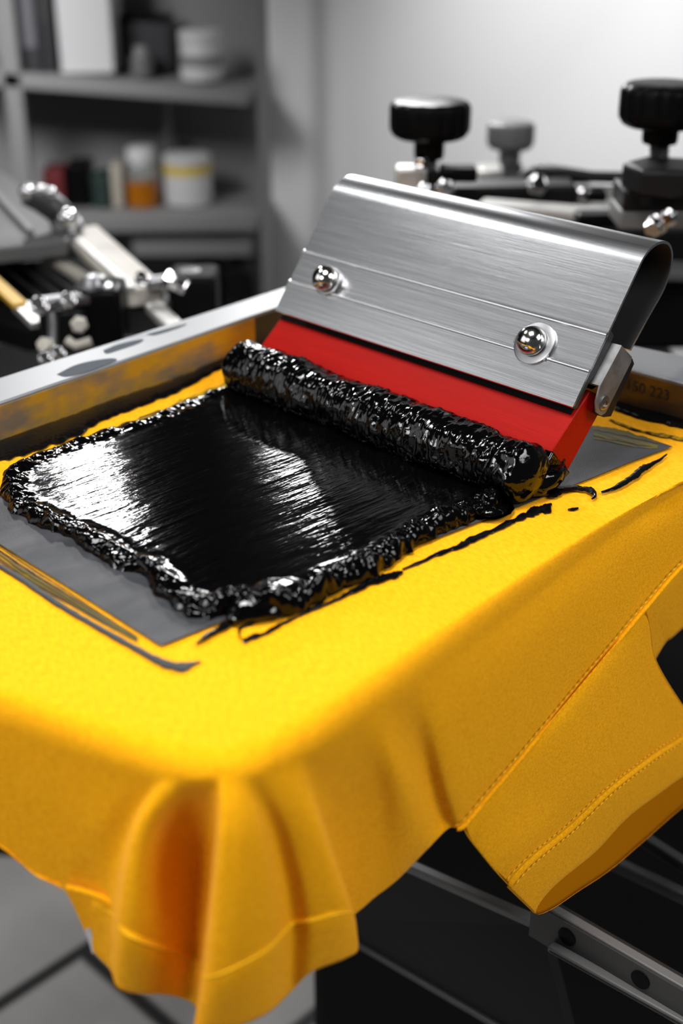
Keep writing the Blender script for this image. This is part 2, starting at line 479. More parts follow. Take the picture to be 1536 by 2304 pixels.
# sleeve hem band
i0 = 29
def outward(row, k): 
    c = sum(row, Vector()) / len(row)
    return (row[k] - c).normalized()
def push(i, k, d):
    row = rings[i]
    tng = (row[(k + 1) % NR] - row[k - 1]).normalized()
    nrm = tng.cross((rings[min(i + 1, NS)][k] - rings[i - 1][k]).normalized()).normalized()
    c = sum(row, Vector()) / NR
    if nrm.dot(row[k] - c) < 0: nrm = -nrm
    return row[k] + nrm * d
band = [[push(i0, k, 0.0002) for k in range(NR)], [push(i0, k, 0.0016).lerp(push(i0 + 1, k, 0.0016), 0.3) for k in range(NR)]]
band += [[push(i, k, 0.0017) for k in range(NR)] for i in range(i0 + 1, NS + 1)]
band.append([push(NS, k, 0.0010) + axis * 0.0014 for k in range(NR)])
band.append([push(NS, k, -0.0014) + axis * 0.0006 for k in range(NR)])
mb = MB(); mb.grid(band, True); sh = mb.build('sleeve_hem', M['shirt'], slv, angle=180)
for j, (ii, nm) in enumerate(((i0 - 1, 0.4), (i0 + 1, 0.5))):
    pts = [push(ii, k % NR, 0.0008 if j == 0 else 0.0030) for k in range(2, NR // 2)]
    dashes(pts, 0.0042, 0.0018, 0.0005, toCam(pts[10]) * 0.0003).build('hem_stitching', M['thread'], slv, angle=180)
sm = [p + toCam(p) * 0.003 + (cur(980, 1500) - cur(1060, 1600)).normalized() * 0.006 for p in seam]
dashes(sm, 0.0042, 0.0022, 0.0005, toCam(sm[10]) * 0.0012).build('armhole_stitching', M['thread'], shirt, angle=180)

# lower body panel showing under the sleeve at the right edge
rows = []
topb = [(1385,1430,2), (1440,1375,2), (1500,1310,4), (1560,1245,6), (1690,1130,8)]
botb = [(1430,1560,-6), (1488,1455,-4), (1512,1432,0), (1560,1392,0), (1690,1300,0)]
for j in range(15):
    f = j / 14
    row = []
    for i in range(41):
        t = i / 40 * 4
        a, b = cr([cur(*p[:2], p[2] / 1000) for p in topb], t), cr([cur(*p[:2], p[2] / 1000) for p in botb], t)
        p = a.lerp(b, f)
        row.append(p + toCam(p) * (noise.noise(p * 20) * 0.003 * f - 0.006 * f * f))
    rows.append(row)
mb = MB(); mb.grid(rows); mb.build('back_panel', M['shirt'], shirt, angle=180, solid=0.0012)
# small side seam flap and white care tag at the left corner
mb = MB()
t0, t1, t2, t3 = cur(192, 2098, 4), cur(204, 2092, 4), cur(219, 2140, 4), cur(208, 2146, 4)
mb.prism([cur(*p, 0.006) for p in ((190,2092), (202,2088), (220,2138), (208,2146))], [cur(*p, 0.005) for p in ((190,2092), (202,2088), (220,2138), (208,2146))])
mb.build('care_tag', M['white'], shirt)['label'] = 'small white care tag'
mb = MB()
sd = [cur(*p, 0.014) for p in ((150,1996), (180,2003), (210,2012), (238,2024), (264,2044))]
mb.tube([cr(sd, t / 5) for t in range(21)], 0.0018, 8)
mb.build('side_seam', M['shirt'], shirt, angle=180)

# printed grey panel on the shirt, with the marks left round it
def flat(pts, z, t=0.0004):
    m = MB()
    P = [pl(u, v, z) for u, v in pts]
    m.prism([p - eZ * t for p in P], P)
    return m
ZS = ZP + 0.0022
flat([(362,1452), (560,1374), (760,1297), (960,1219), (1160,1141), (1335,1073), (1420,1038), (1512,1004), (1470,990), (1345,958), (1100,960), (620,890), (300,985), (40,1080), (-60,1130), (-60,1186), (150,1318)], ZS).build('printed_panel', M['panel'], shirt, smooth=False)['label'] = 'dark grey printed rectangle under the wet ink'
def ribbon(pts, z, name, m, parent, thick=0.0006, rag=0.25, sub=10, seed=0, sc=220):
    mb = MB()
    P3 = [Vector((u, v, w)) for u, v, w in pts]
    L, Rr = [], []
    n = (len(pts) - 1) * sub
    cs = [cr(P3, k / sub) for k in range(n + 1)]
    for k, c in enumerate(cs):
        a, b = cs[max(k - 1, 0)], cs[min(k + 1, n)]
        d = Vector((b.x - a.x, b.y - a.y, 0)).normalized()
        nrm = Vector((-d.y, d.x, 0))
        w = max(c.z, 0.4) / 2
        w1 = w * (1 + rag * 2 * noise.noise(Vector((c.x * 0.05, c.y * 0.05, seed))) + rag * noise.noise(Vector((c.x * .2, c.y * .2, seed))))
        w2 = w * (1 + rag * 2 * noise.noise(Vector((c.x * 0.05, c.y * 0.05, seed + 9))) + rag * noise.noise(Vector((c.x * .2, c.y * .2, seed + 7))))
        L.append(pl(c.x + nrm.x * w1, c.y + nrm.y * w1, z)); Rr.append(pl(c.x - nrm.x * w2, c.y - nrm.y * w2, z))
    rows = []
    for a, b in zip(L, Rr):
        wd_ = (a - b).length
        h = min(thick, wd_ * 0.4)
        rows.append([a - eZ * 0.0004, a + eZ * 0.0001, a.lerp(b, .2) + eZ * h * .75, a.lerp(b, .5) + eZ * h, a.lerp(b, .8) + eZ * h * .75, b + eZ * 0.0001, b - eZ * 0.0004])
    mb.grid(rows)
    return mb.build(name, m, parent, angle=60)
ZR = ZP + 0.0014
ribbon([(-20,1262,8), (60,1310,11), (130,1358,12), (210,1405,11), (290,1450,12), (350,1483,14), (385,1497,17), (412,1500,20), (430,1494,10), (452,1488,2)], ZR, 'ink_streak', M['ink_thin'], shirt, 0.0003, 0.15)
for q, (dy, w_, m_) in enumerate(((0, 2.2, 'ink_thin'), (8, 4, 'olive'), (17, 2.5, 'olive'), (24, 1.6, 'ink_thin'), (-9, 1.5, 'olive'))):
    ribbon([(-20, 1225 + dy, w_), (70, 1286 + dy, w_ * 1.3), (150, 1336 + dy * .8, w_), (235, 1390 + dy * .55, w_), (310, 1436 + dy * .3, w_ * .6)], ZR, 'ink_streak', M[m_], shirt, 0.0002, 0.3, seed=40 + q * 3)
ribbon([(440,1449,5), (470,1428,11), (505,1408,12), (545,1386,8)], ZR + 0.001, 'ink_streak', M['ink_dry'], shirt, 0.0006, 0.4, seed=2)
ribbon([(545,1440,13), (590,1427,9), (640,1400,6), (700,1373,4), (760,1346,6), (830,1312,13), (880,1294,15), (906,1287,5)], ZR, 'ink_streak', M['ink_dry'], shirt, 0.0008, 0.5, seed=3)
ribbon([(905,1282,3), (960,1258,6), (1010,1236,11), (1060,1215,15), (1110,1192,10), (1160,1168,11), (1205,1150,16), (1230,1142,16), (1240,1134,5)], ZR, 'ink_streak', M['ink_dry'], shirt, 0.0008, 0.55, seed=6)
ribbon([(540,1437,5), (538,1418,6), (548,1408,5), (570,1404,4)], ZR, 'ink_streak', M['ink_dry'], shirt, 0.0006, 0.3, seed=8)
ribbon([(668,1372,4), (690,1372,7), (712,1362,6), (730,1345,8), (738,1330,4)], ZR, 'ink_streak', M['ink_dry'], shirt, 0.0006, 0.4, seed=9)
ribbon([(1352,1108,3), (1385,1096,9), (1420,1074,15), (1450,1052,13), (1480,1036,6), (1500,1022,2)], ZR + 0.001, 'ink_streak', M['ink_dry'], shirt, 0.0008, 0.3, seed=11)
ribbon([(1235,1112,20), (1270,1100,14), (1310,1098,10), (1332,1106,12), (1338,1116,8), (1330,1123,3)], ZR + 0.001, 'ink_streak', M['ink_dry'], shirt, 0.0008, 0.3, seed=12)
ribbon([(1277,1146,2), (1290,1145,6), (1301,1143,3)], ZR, 'ink_streak', M['ink_dry'], shirt, 0.0005, 0.3, seed=13)
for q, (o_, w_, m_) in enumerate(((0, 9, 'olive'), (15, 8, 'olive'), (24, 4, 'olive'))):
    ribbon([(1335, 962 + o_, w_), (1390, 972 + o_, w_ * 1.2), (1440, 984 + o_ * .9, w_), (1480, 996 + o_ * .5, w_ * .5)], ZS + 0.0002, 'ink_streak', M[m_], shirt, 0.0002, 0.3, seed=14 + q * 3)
ribbon([(1372,944,3), (1430,966,5), (1500,981,6), (1560,990,6)], ZR, 'ink_streak', M['ink_haze_and_shade'], shirt, 0.0003, 0.4, seed=15)
ribbon([(150,1012,16), (260,975,28), (360,935,26), (460,890,20), (560,848,12)], ZR, 'ink_streak', M['ink_haze_and_shade'], shirt, 0.0003, 0.3, seed=16)  # olive ink streaks, dark enough to put shade over the yellow strip

# platen under the shirt
po = []
for a, b in zip(OUT[6:-6:6], OUT[7:-5:6]):
    d = (b - a).normalized(); nn_ = Vector((-d.y, d.x, 0))
    po.append(a + nn_ * 0.036)
po += [back_poly[2] - rd * 0.1 - ld * -0.03, frame_corner + (ld + rd) * 0.02, back_poly[0] - ld * 0.1 + rd * 0.03]
mb = MB(); mb.prism([p - eZ * 0.030 for p in po], [p - eZ * 0.0035 for p in po])
tag(mb.build('platen', M['blackm'], smooth=False), 'flat black platen board hidden under the yellow t-shirt', 'platen')

# ------------------------------------------------------------------ screen frame: two aluminium bars meeting behind the squeegee
FH = 0.034
fo_l = [pl(-250, 930, ZP + FH), pl(0, 849, ZP + FH), pl(640, 646, ZP + FH)]
fi_l = [pl(0, 905, ZP + FH), pl(620, 692, ZP + FH)]
fo_r = [pl(1430, 778, ZP + FH), pl(1536, 800, ZP + FH)]
fi_r = [pl(1430, 833, ZP + FH), pl(1536, 861, ZP + FH)]
def isect(a, b, c, d):
    r, s = b - a, d - c
    t = ((c.x - a.x) * s.y - (c.y - a.y) * s.x) / (r.x * s.y - r.y * s.x)
    return a + r * t
oc = isect(fo_l[1], fo_l[2], fo_r[0], fo_r[1]); ic = isect(fi_l[0], fi_l[1], fi_r[0], fi_r[1])
le_o = fo_l[1] + (fo_l[1] - fo_l[2]) * 0.45; le_i = fi_l[0] + (fi_l[0] - fi_l[1]) * 0.45
re_o = fo_r[1] + (fo_r[1] - fo_r[0]) * 2.2; re_i = fi_r[1] + (fi_r[1] - fi_r[0]) * 2.2
ZB = ZP + 0.0024
def down(p, z): return Vector((p.x, p.y, z))
frame = thing('printing_screen', 'worn aluminium screen frame lying on the yellow shirt behind the squeegee', 'frame', down(oc, ZP))
for nm, (a, b, c, d) in (('side_bar', (le_o, le_i, ic, oc)), ('end_bar', (oc, ic, re_i, re_o))):
    mb = MB(); q = [a, b, c, d]
    mb.prism([down(p, ZB) for p in q], q)
    mb.build(nm, M['frame'], frame, bevel=0.0015, smooth=True)
def face_plate(a, b, z0, z1, nrm, name, m, label):
    mb = MB()
    A = [down(a, z0), down(b, z0), down(b, z1), down(a, z1)]
    mb.prism([p for p in A], [p + nrm * 0.0006 for p in A])
    o = mb.build(name, m, frame, smooth=False); o['label'] = label
nl = (ic - le_i).cross(eZ).normalized(); nl = nl if nl.y < 0 else -nl
nr = (re_i - ic).cross(eZ).normalized(); nr = nr if nr.y < 0 else -nr
mid_l = le_i.lerp(ic, 0.80)
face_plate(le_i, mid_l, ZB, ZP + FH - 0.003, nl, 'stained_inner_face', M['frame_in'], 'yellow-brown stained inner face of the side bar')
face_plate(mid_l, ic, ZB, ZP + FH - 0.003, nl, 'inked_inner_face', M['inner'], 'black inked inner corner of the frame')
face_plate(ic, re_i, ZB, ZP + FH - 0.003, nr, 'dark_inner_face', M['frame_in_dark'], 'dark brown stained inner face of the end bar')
for pts in ([(128, 842), (165, 823), (205, 812), (250, 806), (262, 811), (225, 826), (190, 838), (150, 847)], [(232, 788), (262, 776), (300, 766), (322, 763), (312, 772), (268, 787), (240, 795)], [(330, 752), (380, 738), (420, 728), (400, 738), (350, 753)]):
    q_ = [cr([Vector((u, v, 0)) for u, v in pts + pts[:1]], t / 4) for t in range(4 * len(pts))]
    mb = MB(); P_ = [pl(p.x, p.y, ZP + FH + 0.0003) for p in q_]; mb.prism([p - eZ * 0.0004 for p in P_], P_)
    mb.build('stain', M['stain'], frame, smooth=False)
# stamped figures on the end bar
def text(body, name, size, loc, xdir, ydir, m, parent, ext=0.0002):
    cu = bpy.data.curves.new(name, 'FONT'); cu.body = body; cu.size = size; cu.extrude = ext
    cu.align_x = 'CENTER'; cu.align_y = 'CENTER'
    o = bpy.data.objects.new(name, cu); C.objects.link(o); cu.materials.append(m)
    z = xdir.cross(ydir)
    Mx = Matrix((xdir, ydir, z)).transposed().to_4x4()
    o.parent = parent
    base = Vector((0, 0, 0)); q = parent
    while q is not None: base += Vector(q.location); q = q.parent
    Mx.translation = Vector(loc) - base
    o.matrix_local = Mx
    bpy.context.view_layer.update()
    me = bpy.data.meshes.new_from_object(o)
    n_ = bpy.data.objects.new(name, me); C.objects.link(n_); n_.parent = parent; n_.matrix_local = Mx
    if not me.materials: me.materials.append(m)
    bpy.data.objects.remove(o); n_.name = name
    return n_
xr = (re_i - ic).normalized()
d = ray(1456, 878); tt = ((ic + nr * 0.0008 - CAM).dot(nr)) / d.dot(nr)
tp = CAM + d * tt
text('150 223', 'stamped_number', 0.0125, tp, xr, eZ, M['stamp'], frame)['label'] = 'faint dark number stamped on the end bar'
# ink caked along the foot of both bars
def caked(px, name, parent, seed, hgt=0.003):
    return ribbon(px, ZP + 0.0016, name, M['ink_dry'], parent, hgt, 0.12, 14, seed)

# ------------------------------------------------------------------ wet ink
def in_ab(p): return (p.dot(eA), p.dot(eB))
POLY = [(4,1066), (40,1046), (120,1012), (200,985), (260,965), (330,946), (410,908), (490,880), (560,858), (640,862), (760,905), (900,975), (1040,1050), (1150,1105),
        (1130,1142), (1075,1163), (1010,1190), (960,1218), (905,1252), (840,1296), (775,1318), (735,1345), (690,1364), (640,1388), (575,1394),
        (530,1376), (478,1396), (425,1388), (385,1362), (350,1330), (318,1290), (255,1275), (215,1245), (165,1215), (115,1198), (60,1168), (20,1148), (3,1120)]
PAB = np.array([in_ab(pl(u, v, ZP + 0.003)) for u, v in POLY])
step = 0.00115
lo, hi = PAB.min(0) - 0.008, PAB.max(0) + 0.008
na, nb = int((hi[0] - lo[0]) / step) + 1, int((hi[1] - lo[1]) / step) + 1
ga, gb = np.meshgrid(lo[0] + np.arange(na) * step, lo[1] + np.arange(nb) * step, indexing='ij')
def sdist(x, y, P):
    dmin = np.full(x.shape, 1e9); inside = np.zeros(x.shape, bool)
    n = len(P)
    ed = []
    for i in range(n):
        a, b = P[i], P[(i + 1) % n]
        e = b - a
        t = np.clip(((x - a[0]) * e[0] + (y - a[1]) * e[1]) / (e @ e), 0, 1)
        dd = np.hypot(x - a[0] - t * e[0], y - a[1] - t * e[1])
        ed.append(dd)
        dmin = np.minimum(dmin, dd)
        cnd = (a[1] > y) != (b[1] > y)
        with np.errstate(divide='ignore', invalid='ignore'):
            xx = a[0] + (y - a[1]) * e[0] / (e[1] if e[1] != 0 else 1e-12)
        inside ^= cnd & (x < xx)
    return np.where(inside, dmin, -dmin), ed
sd_, eds = sdist(ga, gb, PAB)
right_d = np.min(np.array(eds[14:25]), 0)       # distance to the edge nearest the camera on the right
near_d = np.min(np.array(eds[24:38]), 0)
roll_d = np.min(np.array(eds[8:14]), 0)
S0, S1 = np.array(in_ab(pl(330, 1200, ZP + .006))), np.array(in_ab(pl(720, 1040, ZP + .006)))
_, _e = sdist(ga, gb, np.array([S0, S1]))
scr = _e[0]
Z = np.zeros(ga.shape)
for i in range(na):
    for j in range(nb):
        x, y, d0 = ga[i, j], gb[i, j], sd_[i, j]
        if d0 < -0.006:
            Z[i, j] = -0.004; continue
        w = noise.noise(Vector((x * 55, y * 55, 1.3))) * 0.0045 + noise.noise(Vector((x * 150, y * 150, 4.1))) * 0.0022
        d1 = d0 + w
        big = math.exp(-(right_d[i, j] / 0.016) ** 2)
        nr_ = math.exp(-(near_d[i, j] / 0.014) ** 2)
        rl = math.exp(-(roll_d[i, j] / 0.02) ** 2)
        wid = 0.009 + 0.006 * big
        base = 0.0042 * (1 - math.exp(-max(d1, 0) / 0.0015)) if d1 > 0 else d1 * 1.5
        edge = math.exp(-((d0 - wid * 0.85) / wid) ** 2)
        lump = (0.55 + 0.9 * noise.noise(Vector((x * 65, y * 65, 7.7))) + 0.5 * noise.noise(Vector((x * 170, y * 170, 2.2))) + 0.20 * noise.noise(Vector((x * 420, y * 420, 5.2))))
        amp = 0.0026 + 0.0085 * big + 0.0022 * nr_
        r = edge * amp * max(lump + 0.25 * big, -0.15) * (1 if d1 > 0.001 else max(0, d1 / 0.001))
        inner = 0.00022 * noise.noise(Vector((x * 12, y * 60, 3.3))) + 0.00010 * noise.noise(Vector((x * 40, y * 190, 8.3)))
        gl = math.exp(-((roll_d[i, j] - 0.013 - w * 0.4) / 0.0016) ** 2) * 0.0013 * max(0, 0.6 + noise.noise(Vector((y * 60, 3, 1))))
        inner += gl + 0.00022 * math.exp(-(scr[i, j] / 0.0011) ** 2)
        Z[i, j] = base + r + (inner if d1 > 0 else 0)
Z = Z + 0.0022
FLOORZ = 0.0024
W1 = np.zeros(ga.shape)
for i in range(na):
    for j in range(nb):
        if sd_[i, j] > -0.008:
            x, y = ga[i, j], gb[i, j]
            W1[i, j] = noise.noise(Vector((x * 55, y * 55, 1.3))) * 0.0045 + noise.noise(Vector((x * 150, y * 150, 4.1))) * 0.0022
D1_ = sd_ + W1
gx, gy = np.gradient(D1_, step)
g2 = np.maximum(gx * gx + gy * gy, 0.3)
out_ = (D1_ < 0) & (D1_ > -1.5 * step)
ga = np.where(out_, ga - D1_ * gx / g2, ga); gb = np.where(out_, gb - D1_ * gy / g2, gb)
Z = np.where(D1_ < 0, FLOORZ, np.maximum(Z, FLOORZ + 0.0003))
idx = -np.ones(ga.shape, int); mb = MB()
keep = D1_ > -1.5 * step
vs = []; fs = []
for i in range(na):
    for j in range(nb):
        if keep[i, j]:
            idx[i, j] = len(vs)
            vs.append(eA * ga[i, j] + eB * gb[i, j] + eZ * (ZP + Z[i, j]))
for i in range(na - 1):
    for j in range(nb - 1):
        q = (idx[i, j], idx[i + 1, j], idx[i + 1, j + 1], idx[i, j + 1])
        if min(q) >= 0 and max(D1_[i, j], D1_[i + 1, j + 1], D1_[i + 1, j], D1_[i, j + 1]) > 0: fs.append(q)
ink = thing('wet_ink', 'thick glossy black printing ink spread over the grey panel in front of the squeegee', 'ink', pl(560, 1150, ZP))
mb.add(vs, fs); mb.build('ink_film', M['ink'], ink, angle=180)

# squeegee frame of reference: s along the blade, a away from the pull, z up
TIP = pl(1185, 1130, ZP); TIP.z = ZP + 0.003
LEN = 0.31
def sq(s, a, z): return TIP + eB * s + eA * a + eZ * z
def sec(u, v, s=0.0):                      # pixel -> (a, z) in the cross-section at s
    o = TIP + eB * s
    d = ray(u, v); t = ((o - CAM).dot(eB)) / d.dot(eB)
    q = CAM + d * t - o
    return q.dot(eA), q.z
mb = MB(); ce = [(-0.002, 0.0005), (0.012, 0.016), (0.0240, 0.0292), (0.031, 0.0215), (0.047, 0.0055), (0.032, 0.0002)]
mb.prism([sq(-0.006, a, z) for a, z in ce], [sq(0.0024, a, z) for a, z in ce])
for p in mb.v: p.z = max(p.z, ZP + 0.0026)
mb.build('ink_coat', M['ink_lump'], ink, bevel=0.0015)
# rolled bead of ink pushed along by the blade
rows = []
ns, nt = 330, 84
for i in range(ns + 1):
    s = -LEN - 0.004 + (LEN + 0.012) * i / ns
    e = min(i, ns - i) / 12
    cap = math.sqrt(max(0, 1 - (1 - min(e, 1)) ** 2))
    cap = max(cap, 0.02)
    row = []
    sag = noise.noise(Vector((s * 14, 0, 0))) * 0.0025
    for k in range(nt):
        a = 2 * PI * k / nt
        ca, sa = math.cos(a), math.sin(a)
        q = Vector((s, ca * 0.03, sa * 0.03))
        lump = noise.noise(q * 45) * 0.0022 + noise.noise(Vector((q.x * 170, q.y * 80, q.z * 80))) * 0.0014 + noise.noise(Vector((q.x * 380 + 3, q.y * 150, q.z * 150))) * 0.0009
        r = (0.0225 + sag + lump) * cap
        row.append(sq(s, -0.0005 + ca * r * 1.0, 0.0185 + sa * r * 0.98))
    rows.append(row)
mb = MB(); mb.grid(rows, True); mb.f += [tuple(range(nt))[::-1], tuple(range(ns * nt, ns * nt + nt))]
for p in mb.v: p.z = max(p.z, ZP + 0.0025)
mb.build('ink_roll', M['ink_lump'], ink, angle=180)
# ink gathered under the near end of the blade
mb = MB()
def lift(m):
    for p in m.v: p.z = max(p.z, ZP + 0.0036)
def blob(c, rad, seed, n=36, amp=0.22, fr=70):
    vs, fs = [], []
    m = n // 2
    for i in range(m + 1):
        for k in range(n):
            t, a = PI * i / m, 2 * PI * k / n
            q = Vector((math.sin(t) * math.cos(a), math.sin(t) * math.sin(a), math.cos(t)))
            p = Vector((q.x * rad[0], q.y * rad[1], q.z * rad[2]))
            w = 1 + amp * noise.noise(p * fr + Vector((seed, 0, 0))) + amp * 0.5 * noise.noise(p * fr * 2.6 + Vector((seed, 0, 0)))
            vs.append(Vector(c) + (eB * p.x + eA * p.y + eZ * p.z) * w)
    for i in range(m):
        for k in range(n): fs.append((i * n + k, i * n + (k + 1) % n, (i + 1) * n + (k + 1) % n, (i + 1) * n + k))
    return vs, fs
for c, r_, sd0 in ((sq(-0.004, 0.018, 0.008), (0.014, 0.026, 0.012), 1), (sq(-0.02, 0.010, 0.004), (0.02, 0.02, 0.008), 8),
                   (pl(1090, 1150, ZP), (0.02, 0.02, 0.007), 11), (pl(600, 1355, ZP + .004), (0.016, 0.03, 0.011), 15), (pl(560, 862, ZP + .004), (0.012, 0.016, 0.008), 18)):
    mb = MB(); mb.add(*blob(c, r_, sd0)); lift(mb); mb.build('ink_lump', M['ink_lump'], ink, angle=180)
pass
caked([(-30,1015,62), (80,982,58), (150,962,52), (230,925,40), (300,900,36), (400,865,28), (500,815,22), (570,786,24), (640,765,26)], 'caked_ink', frame, 21)
caked([(1385,912,16), (1430,926,22), (1480,936,26), (1540,948,28), (1640,975,28)], 'caked_ink', frame, 23)

# ------------------------------------------------------------------ squeegee
sqg = thing('squeegee', 'aluminium-handled screen printing squeegee with red blade leaning in wet black ink', 'squeegee', sq(-LEN / 2, 0.03, 0.0))
def extr(prof, s0, s1): 
    m = MB()
    m.prism([sq(s0, a, z) for a, z in prof], [sq(s1, a, z) for a, z in prof])
    return m
# blade
bp = [(0.002, 0.001), (0.0245, 0.0285), (0.0655, 0.0625), (0.074, 0.0585), (0.079, 0.041), (0.046, 0.006), (0.030, 0.0005)]
mb = extr(bp, -LEN, 0.0); blade = mb.build('blade', M['red'], sqg, bevel=0.0012)
blade['label'] = 'red rubber blade'
lp = [(0.0475, 0.0492), (0.0640, 0.0630), (0.0655, 0.0612), (0.0490, 0.0476)]  # black strip over the blade, standing in for the shade under the plate
mb = extr(lp, -LEN + 0.001, -0.003); mb.build('gap_shade', M['deep_black'], sqg)
# handle: folded sheet. front plate, rolled top, back sheet
P0, P1 = Vector((0.0447, 0.0555)), Vector((0.1085, 0.1425))
dv = (P1 - P0).normalized(); nv = Vector((-dv.y, dv.x))    # nv points to the front
if nv.x > 0: nv = -nv
L0 = (P1 - P0).length
front = [(0.0, 0.0), (0.0005, 0.0010), (0.0270, 0.0010), (0.0276, 0.0016), (0.0285, 0.0019), (0.0294, 0.0015), (0.0300, 0.0006), (0.0304, 0.0003), (0.0555, 0.0003), (0.0561, 0.0011), (0.0570, 0.0014), (0.0579, 0.0010), (0.0585, 0.0002), (0.0590, 0.0)]
outer = [P0 + dv * a + nv * b for a, b in front] + [P1]
arcpts = [(0.1085, 0.1425), (0.1140, 0.1495), (0.1210, 0.1545), (0.1290, 0.1572), (0.1375, 0.1574), (0.1450, 0.1552), (0.1505, 0.1505), (0.1535, 0.1440), (0.1538, 0.1360), (0.1515, 0.1280), (0.1450, 0.1170), (0.1300, 0.1020), (0.1110, 0.0815)]
arc = [Vector(p) for p in arcpts]
arcS = [cr(arc, t / 4) for t in range(4 * (len(arc) - 1) + 1)]
prof = outer[:-1] + arcS
nrm2 = []
for i, p in enumerate(prof):
    a, b = prof[max(i - 1, 0)], prof[min(i + 1, len(prof) - 1)]
    t = (b - a).normalized(); nrm2.append(Vector((t.y, -t.x)))
TH_ = 0.0020
inn2 = [p + n * TH_ for p, n in zip(prof, nrm2)]
mb = MB()
n = len(prof)
loopA = prof + inn2[::-1]
# build as a strip so the open profile keeps clean ends
for s0, s1 in ((-LEN - 0.001, 0.001),):
    vs = [sq(s0, p.x, p.y) for p in loopA] + [sq(s1, p.x, p.y) for p in loopA]
    m_ = len(loopA)
    fs = [(i, (i + 1) % m_, m_ + (i + 1) % m_, m_ + i) for i in range(m_)]
    for b_ in (0, m_):
        for i in range(n - 1): fs.append((b_ + i, b_ + i + 1, b_ + m_ - 2 - i, b_ + m_ - 1 - i))
    mb.add(vs, fs)
handle = mb.build('handle', M['alu'], sqg, angle=14)
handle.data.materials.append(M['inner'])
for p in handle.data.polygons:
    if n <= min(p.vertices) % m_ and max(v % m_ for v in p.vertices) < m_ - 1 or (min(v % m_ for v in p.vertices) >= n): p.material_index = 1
handle['label'] = 'folded brushed aluminium handle'
# clamp core between plate and blade, blackened to deepen the gap's shade
core = [P0 + dv * 0.016 - nv * 0.0022, P0 + dv * 0.056 - nv * 0.0022, P0 + dv * 0.060 - nv * 0.012, Vector((0.098, 0.085)), Vector((0.088, 0.062)), Vector((0.0745, 0.0600)), Vector((0.0655, 0.0640))]
mb = extr([(p.x, p.y) for p in core], -LEN + 0.002, -0.004); mb.build('clamp_core', M['deep_black'], sqg, bevel=0.001)
# end cap seen at the near end: dark plate edge behind the front plate
cap = [P0 - nv * 0.0021, P0 + dv * 0.062 - nv * 0.0021, P0 + dv * 0.060 - nv * 0.010, P0 + dv * 0.030 - nv * 0.010, P0 + dv * 0.022 - nv * 0.006, P0 + dv * 0.002 - nv * 0.006]
mb = extr([(p.x, p.y) for p in cap], -0.006, 0.0005); mb.build('end_plate', M['dark_steel'], sqg, bevel=0.0006)
# bracket with rivet at the near end
sb = 0.008
bpx = [(1398, 777), (1422, 803), (1420, 815), (1362, 930), (1352, 936), (1342, 928), (1341, 905), (1350, 868)]
br_ = [sec(u, v, sb) for u, v in bpx]
mb = MB(); mb.prism([sq(sb - 0.0018, a, z) for a, z in br_], [sq(sb, a, z) for a, z in br_])
brk = mb.build('end_bracket', M['bracket'], sqg, bevel=0.0004)
e0, e1 = Vector(sec(1398, 777, sb)), Vector(sec(1350, 868, sb))
mb = MB()
mb.prism([sq(sb - 0.0002, e0.x, e0.y), sq(sb - 0.0002, e1.x, e1.y), sq(-0.006, e1.x - 0.001, e1.y), sq(-0.006, e0.x - 0.001, e0.y)],
         [sq(sb - 0.0002, e0.x + .001, e0.y - .0015), sq(sb - 0.0002, e1.x + .001, e1.y - .0015), sq(-0.006, e1.x, e1.y - .0015), sq(-0.006, e0.x, e0.y - .0015)])
mb.build('flange', M['bracket'], brk)
ra = sec(1358, 906, sb)
mb = MB(); mb.lathe(sq(sb, *ra), eB, [(-0.001, 0.0056), (0.0008, 0.0056), (0.0012, 0.005), (0.0012, 0.0036), (0.0004, 0.0034), (0.0006, 0.002), (0.0012, 0.0008)], 28)
mb.build('rivet', M['washer'], brk)
# black rubber behind the bracket
b2 = [(1420, 806), (1424, 818), (1372, 936), (1355, 938), (1345, 932)]
mb = MB(); q_ = [sec(u, v, sb - 0.003) for u, v in b2]
mb.prism([sq(sb - 0.010, a, z) for a, z in q_], [sq(sb - 0.0022, a, z) for a, z in q_]); mb.build('bracket_pad', M['blackm'], sqg)
# bolts on the front plate
pn = (eA * nv.x + eZ * nv.y).normalized()
pp = sq(0, P0.x, P0.y) + pn * 0.0004
def on_plate(u, v):
    d = ray(u, v); t = (pp - CAM).dot(pn) / d.dot(pn)
    return CAM + d * t
for (u, v), wr in (((741, 634), 0.0128), ((1204, 774), 0.0165)):
    c = on_plate(u, v)
    mb = MB(); mb.lathe(c, pn, [(-0.001, wr * 0.9), (0.0004, wr), (0.0022, wr), (0.0026, wr * 0.95), (0.0026, wr * 0.5)], 40)
    bolt = None
    dome = MB(); R = 0.0112
    dome.lathe(c + pn * 0.0024, pn, [(0.0, R * 0.86), (0.002, R * 0.98), (0.0045, R)] + [(0.0045 + R * 0.86 * math.sin(t), R * math.cos(t)) for t in [PI / 2 * k / 12 for k in range(1, 12)]] + [(0.0045 + R * 0.86, R * 0.04)], 40)
    bolt = dome.build('bolt', M['steel'], sqg, angle=60)
    mb.build('washer', M['washer'], bolt, angle=40)
    if wr > 0.014:
        along = (eA * dv.x + eZ * dv.y).normalized()
        tb = MB(); tb.box(c + eB * -0.0145 + along * -0.001 + pn * 0.0012, (0.006, 0.006, 0.002), Matrix((eB, along, pn)).transposed())
        tb.box(c + eB * 0.0125 - along * 0.0085 + pn * 0.0012, (0.005, 0.004, 0.002), Matrix((eB, along, pn)).transposed())
        tb.build('washer_tab', M['washer'], bolt, bevel=0.0004)
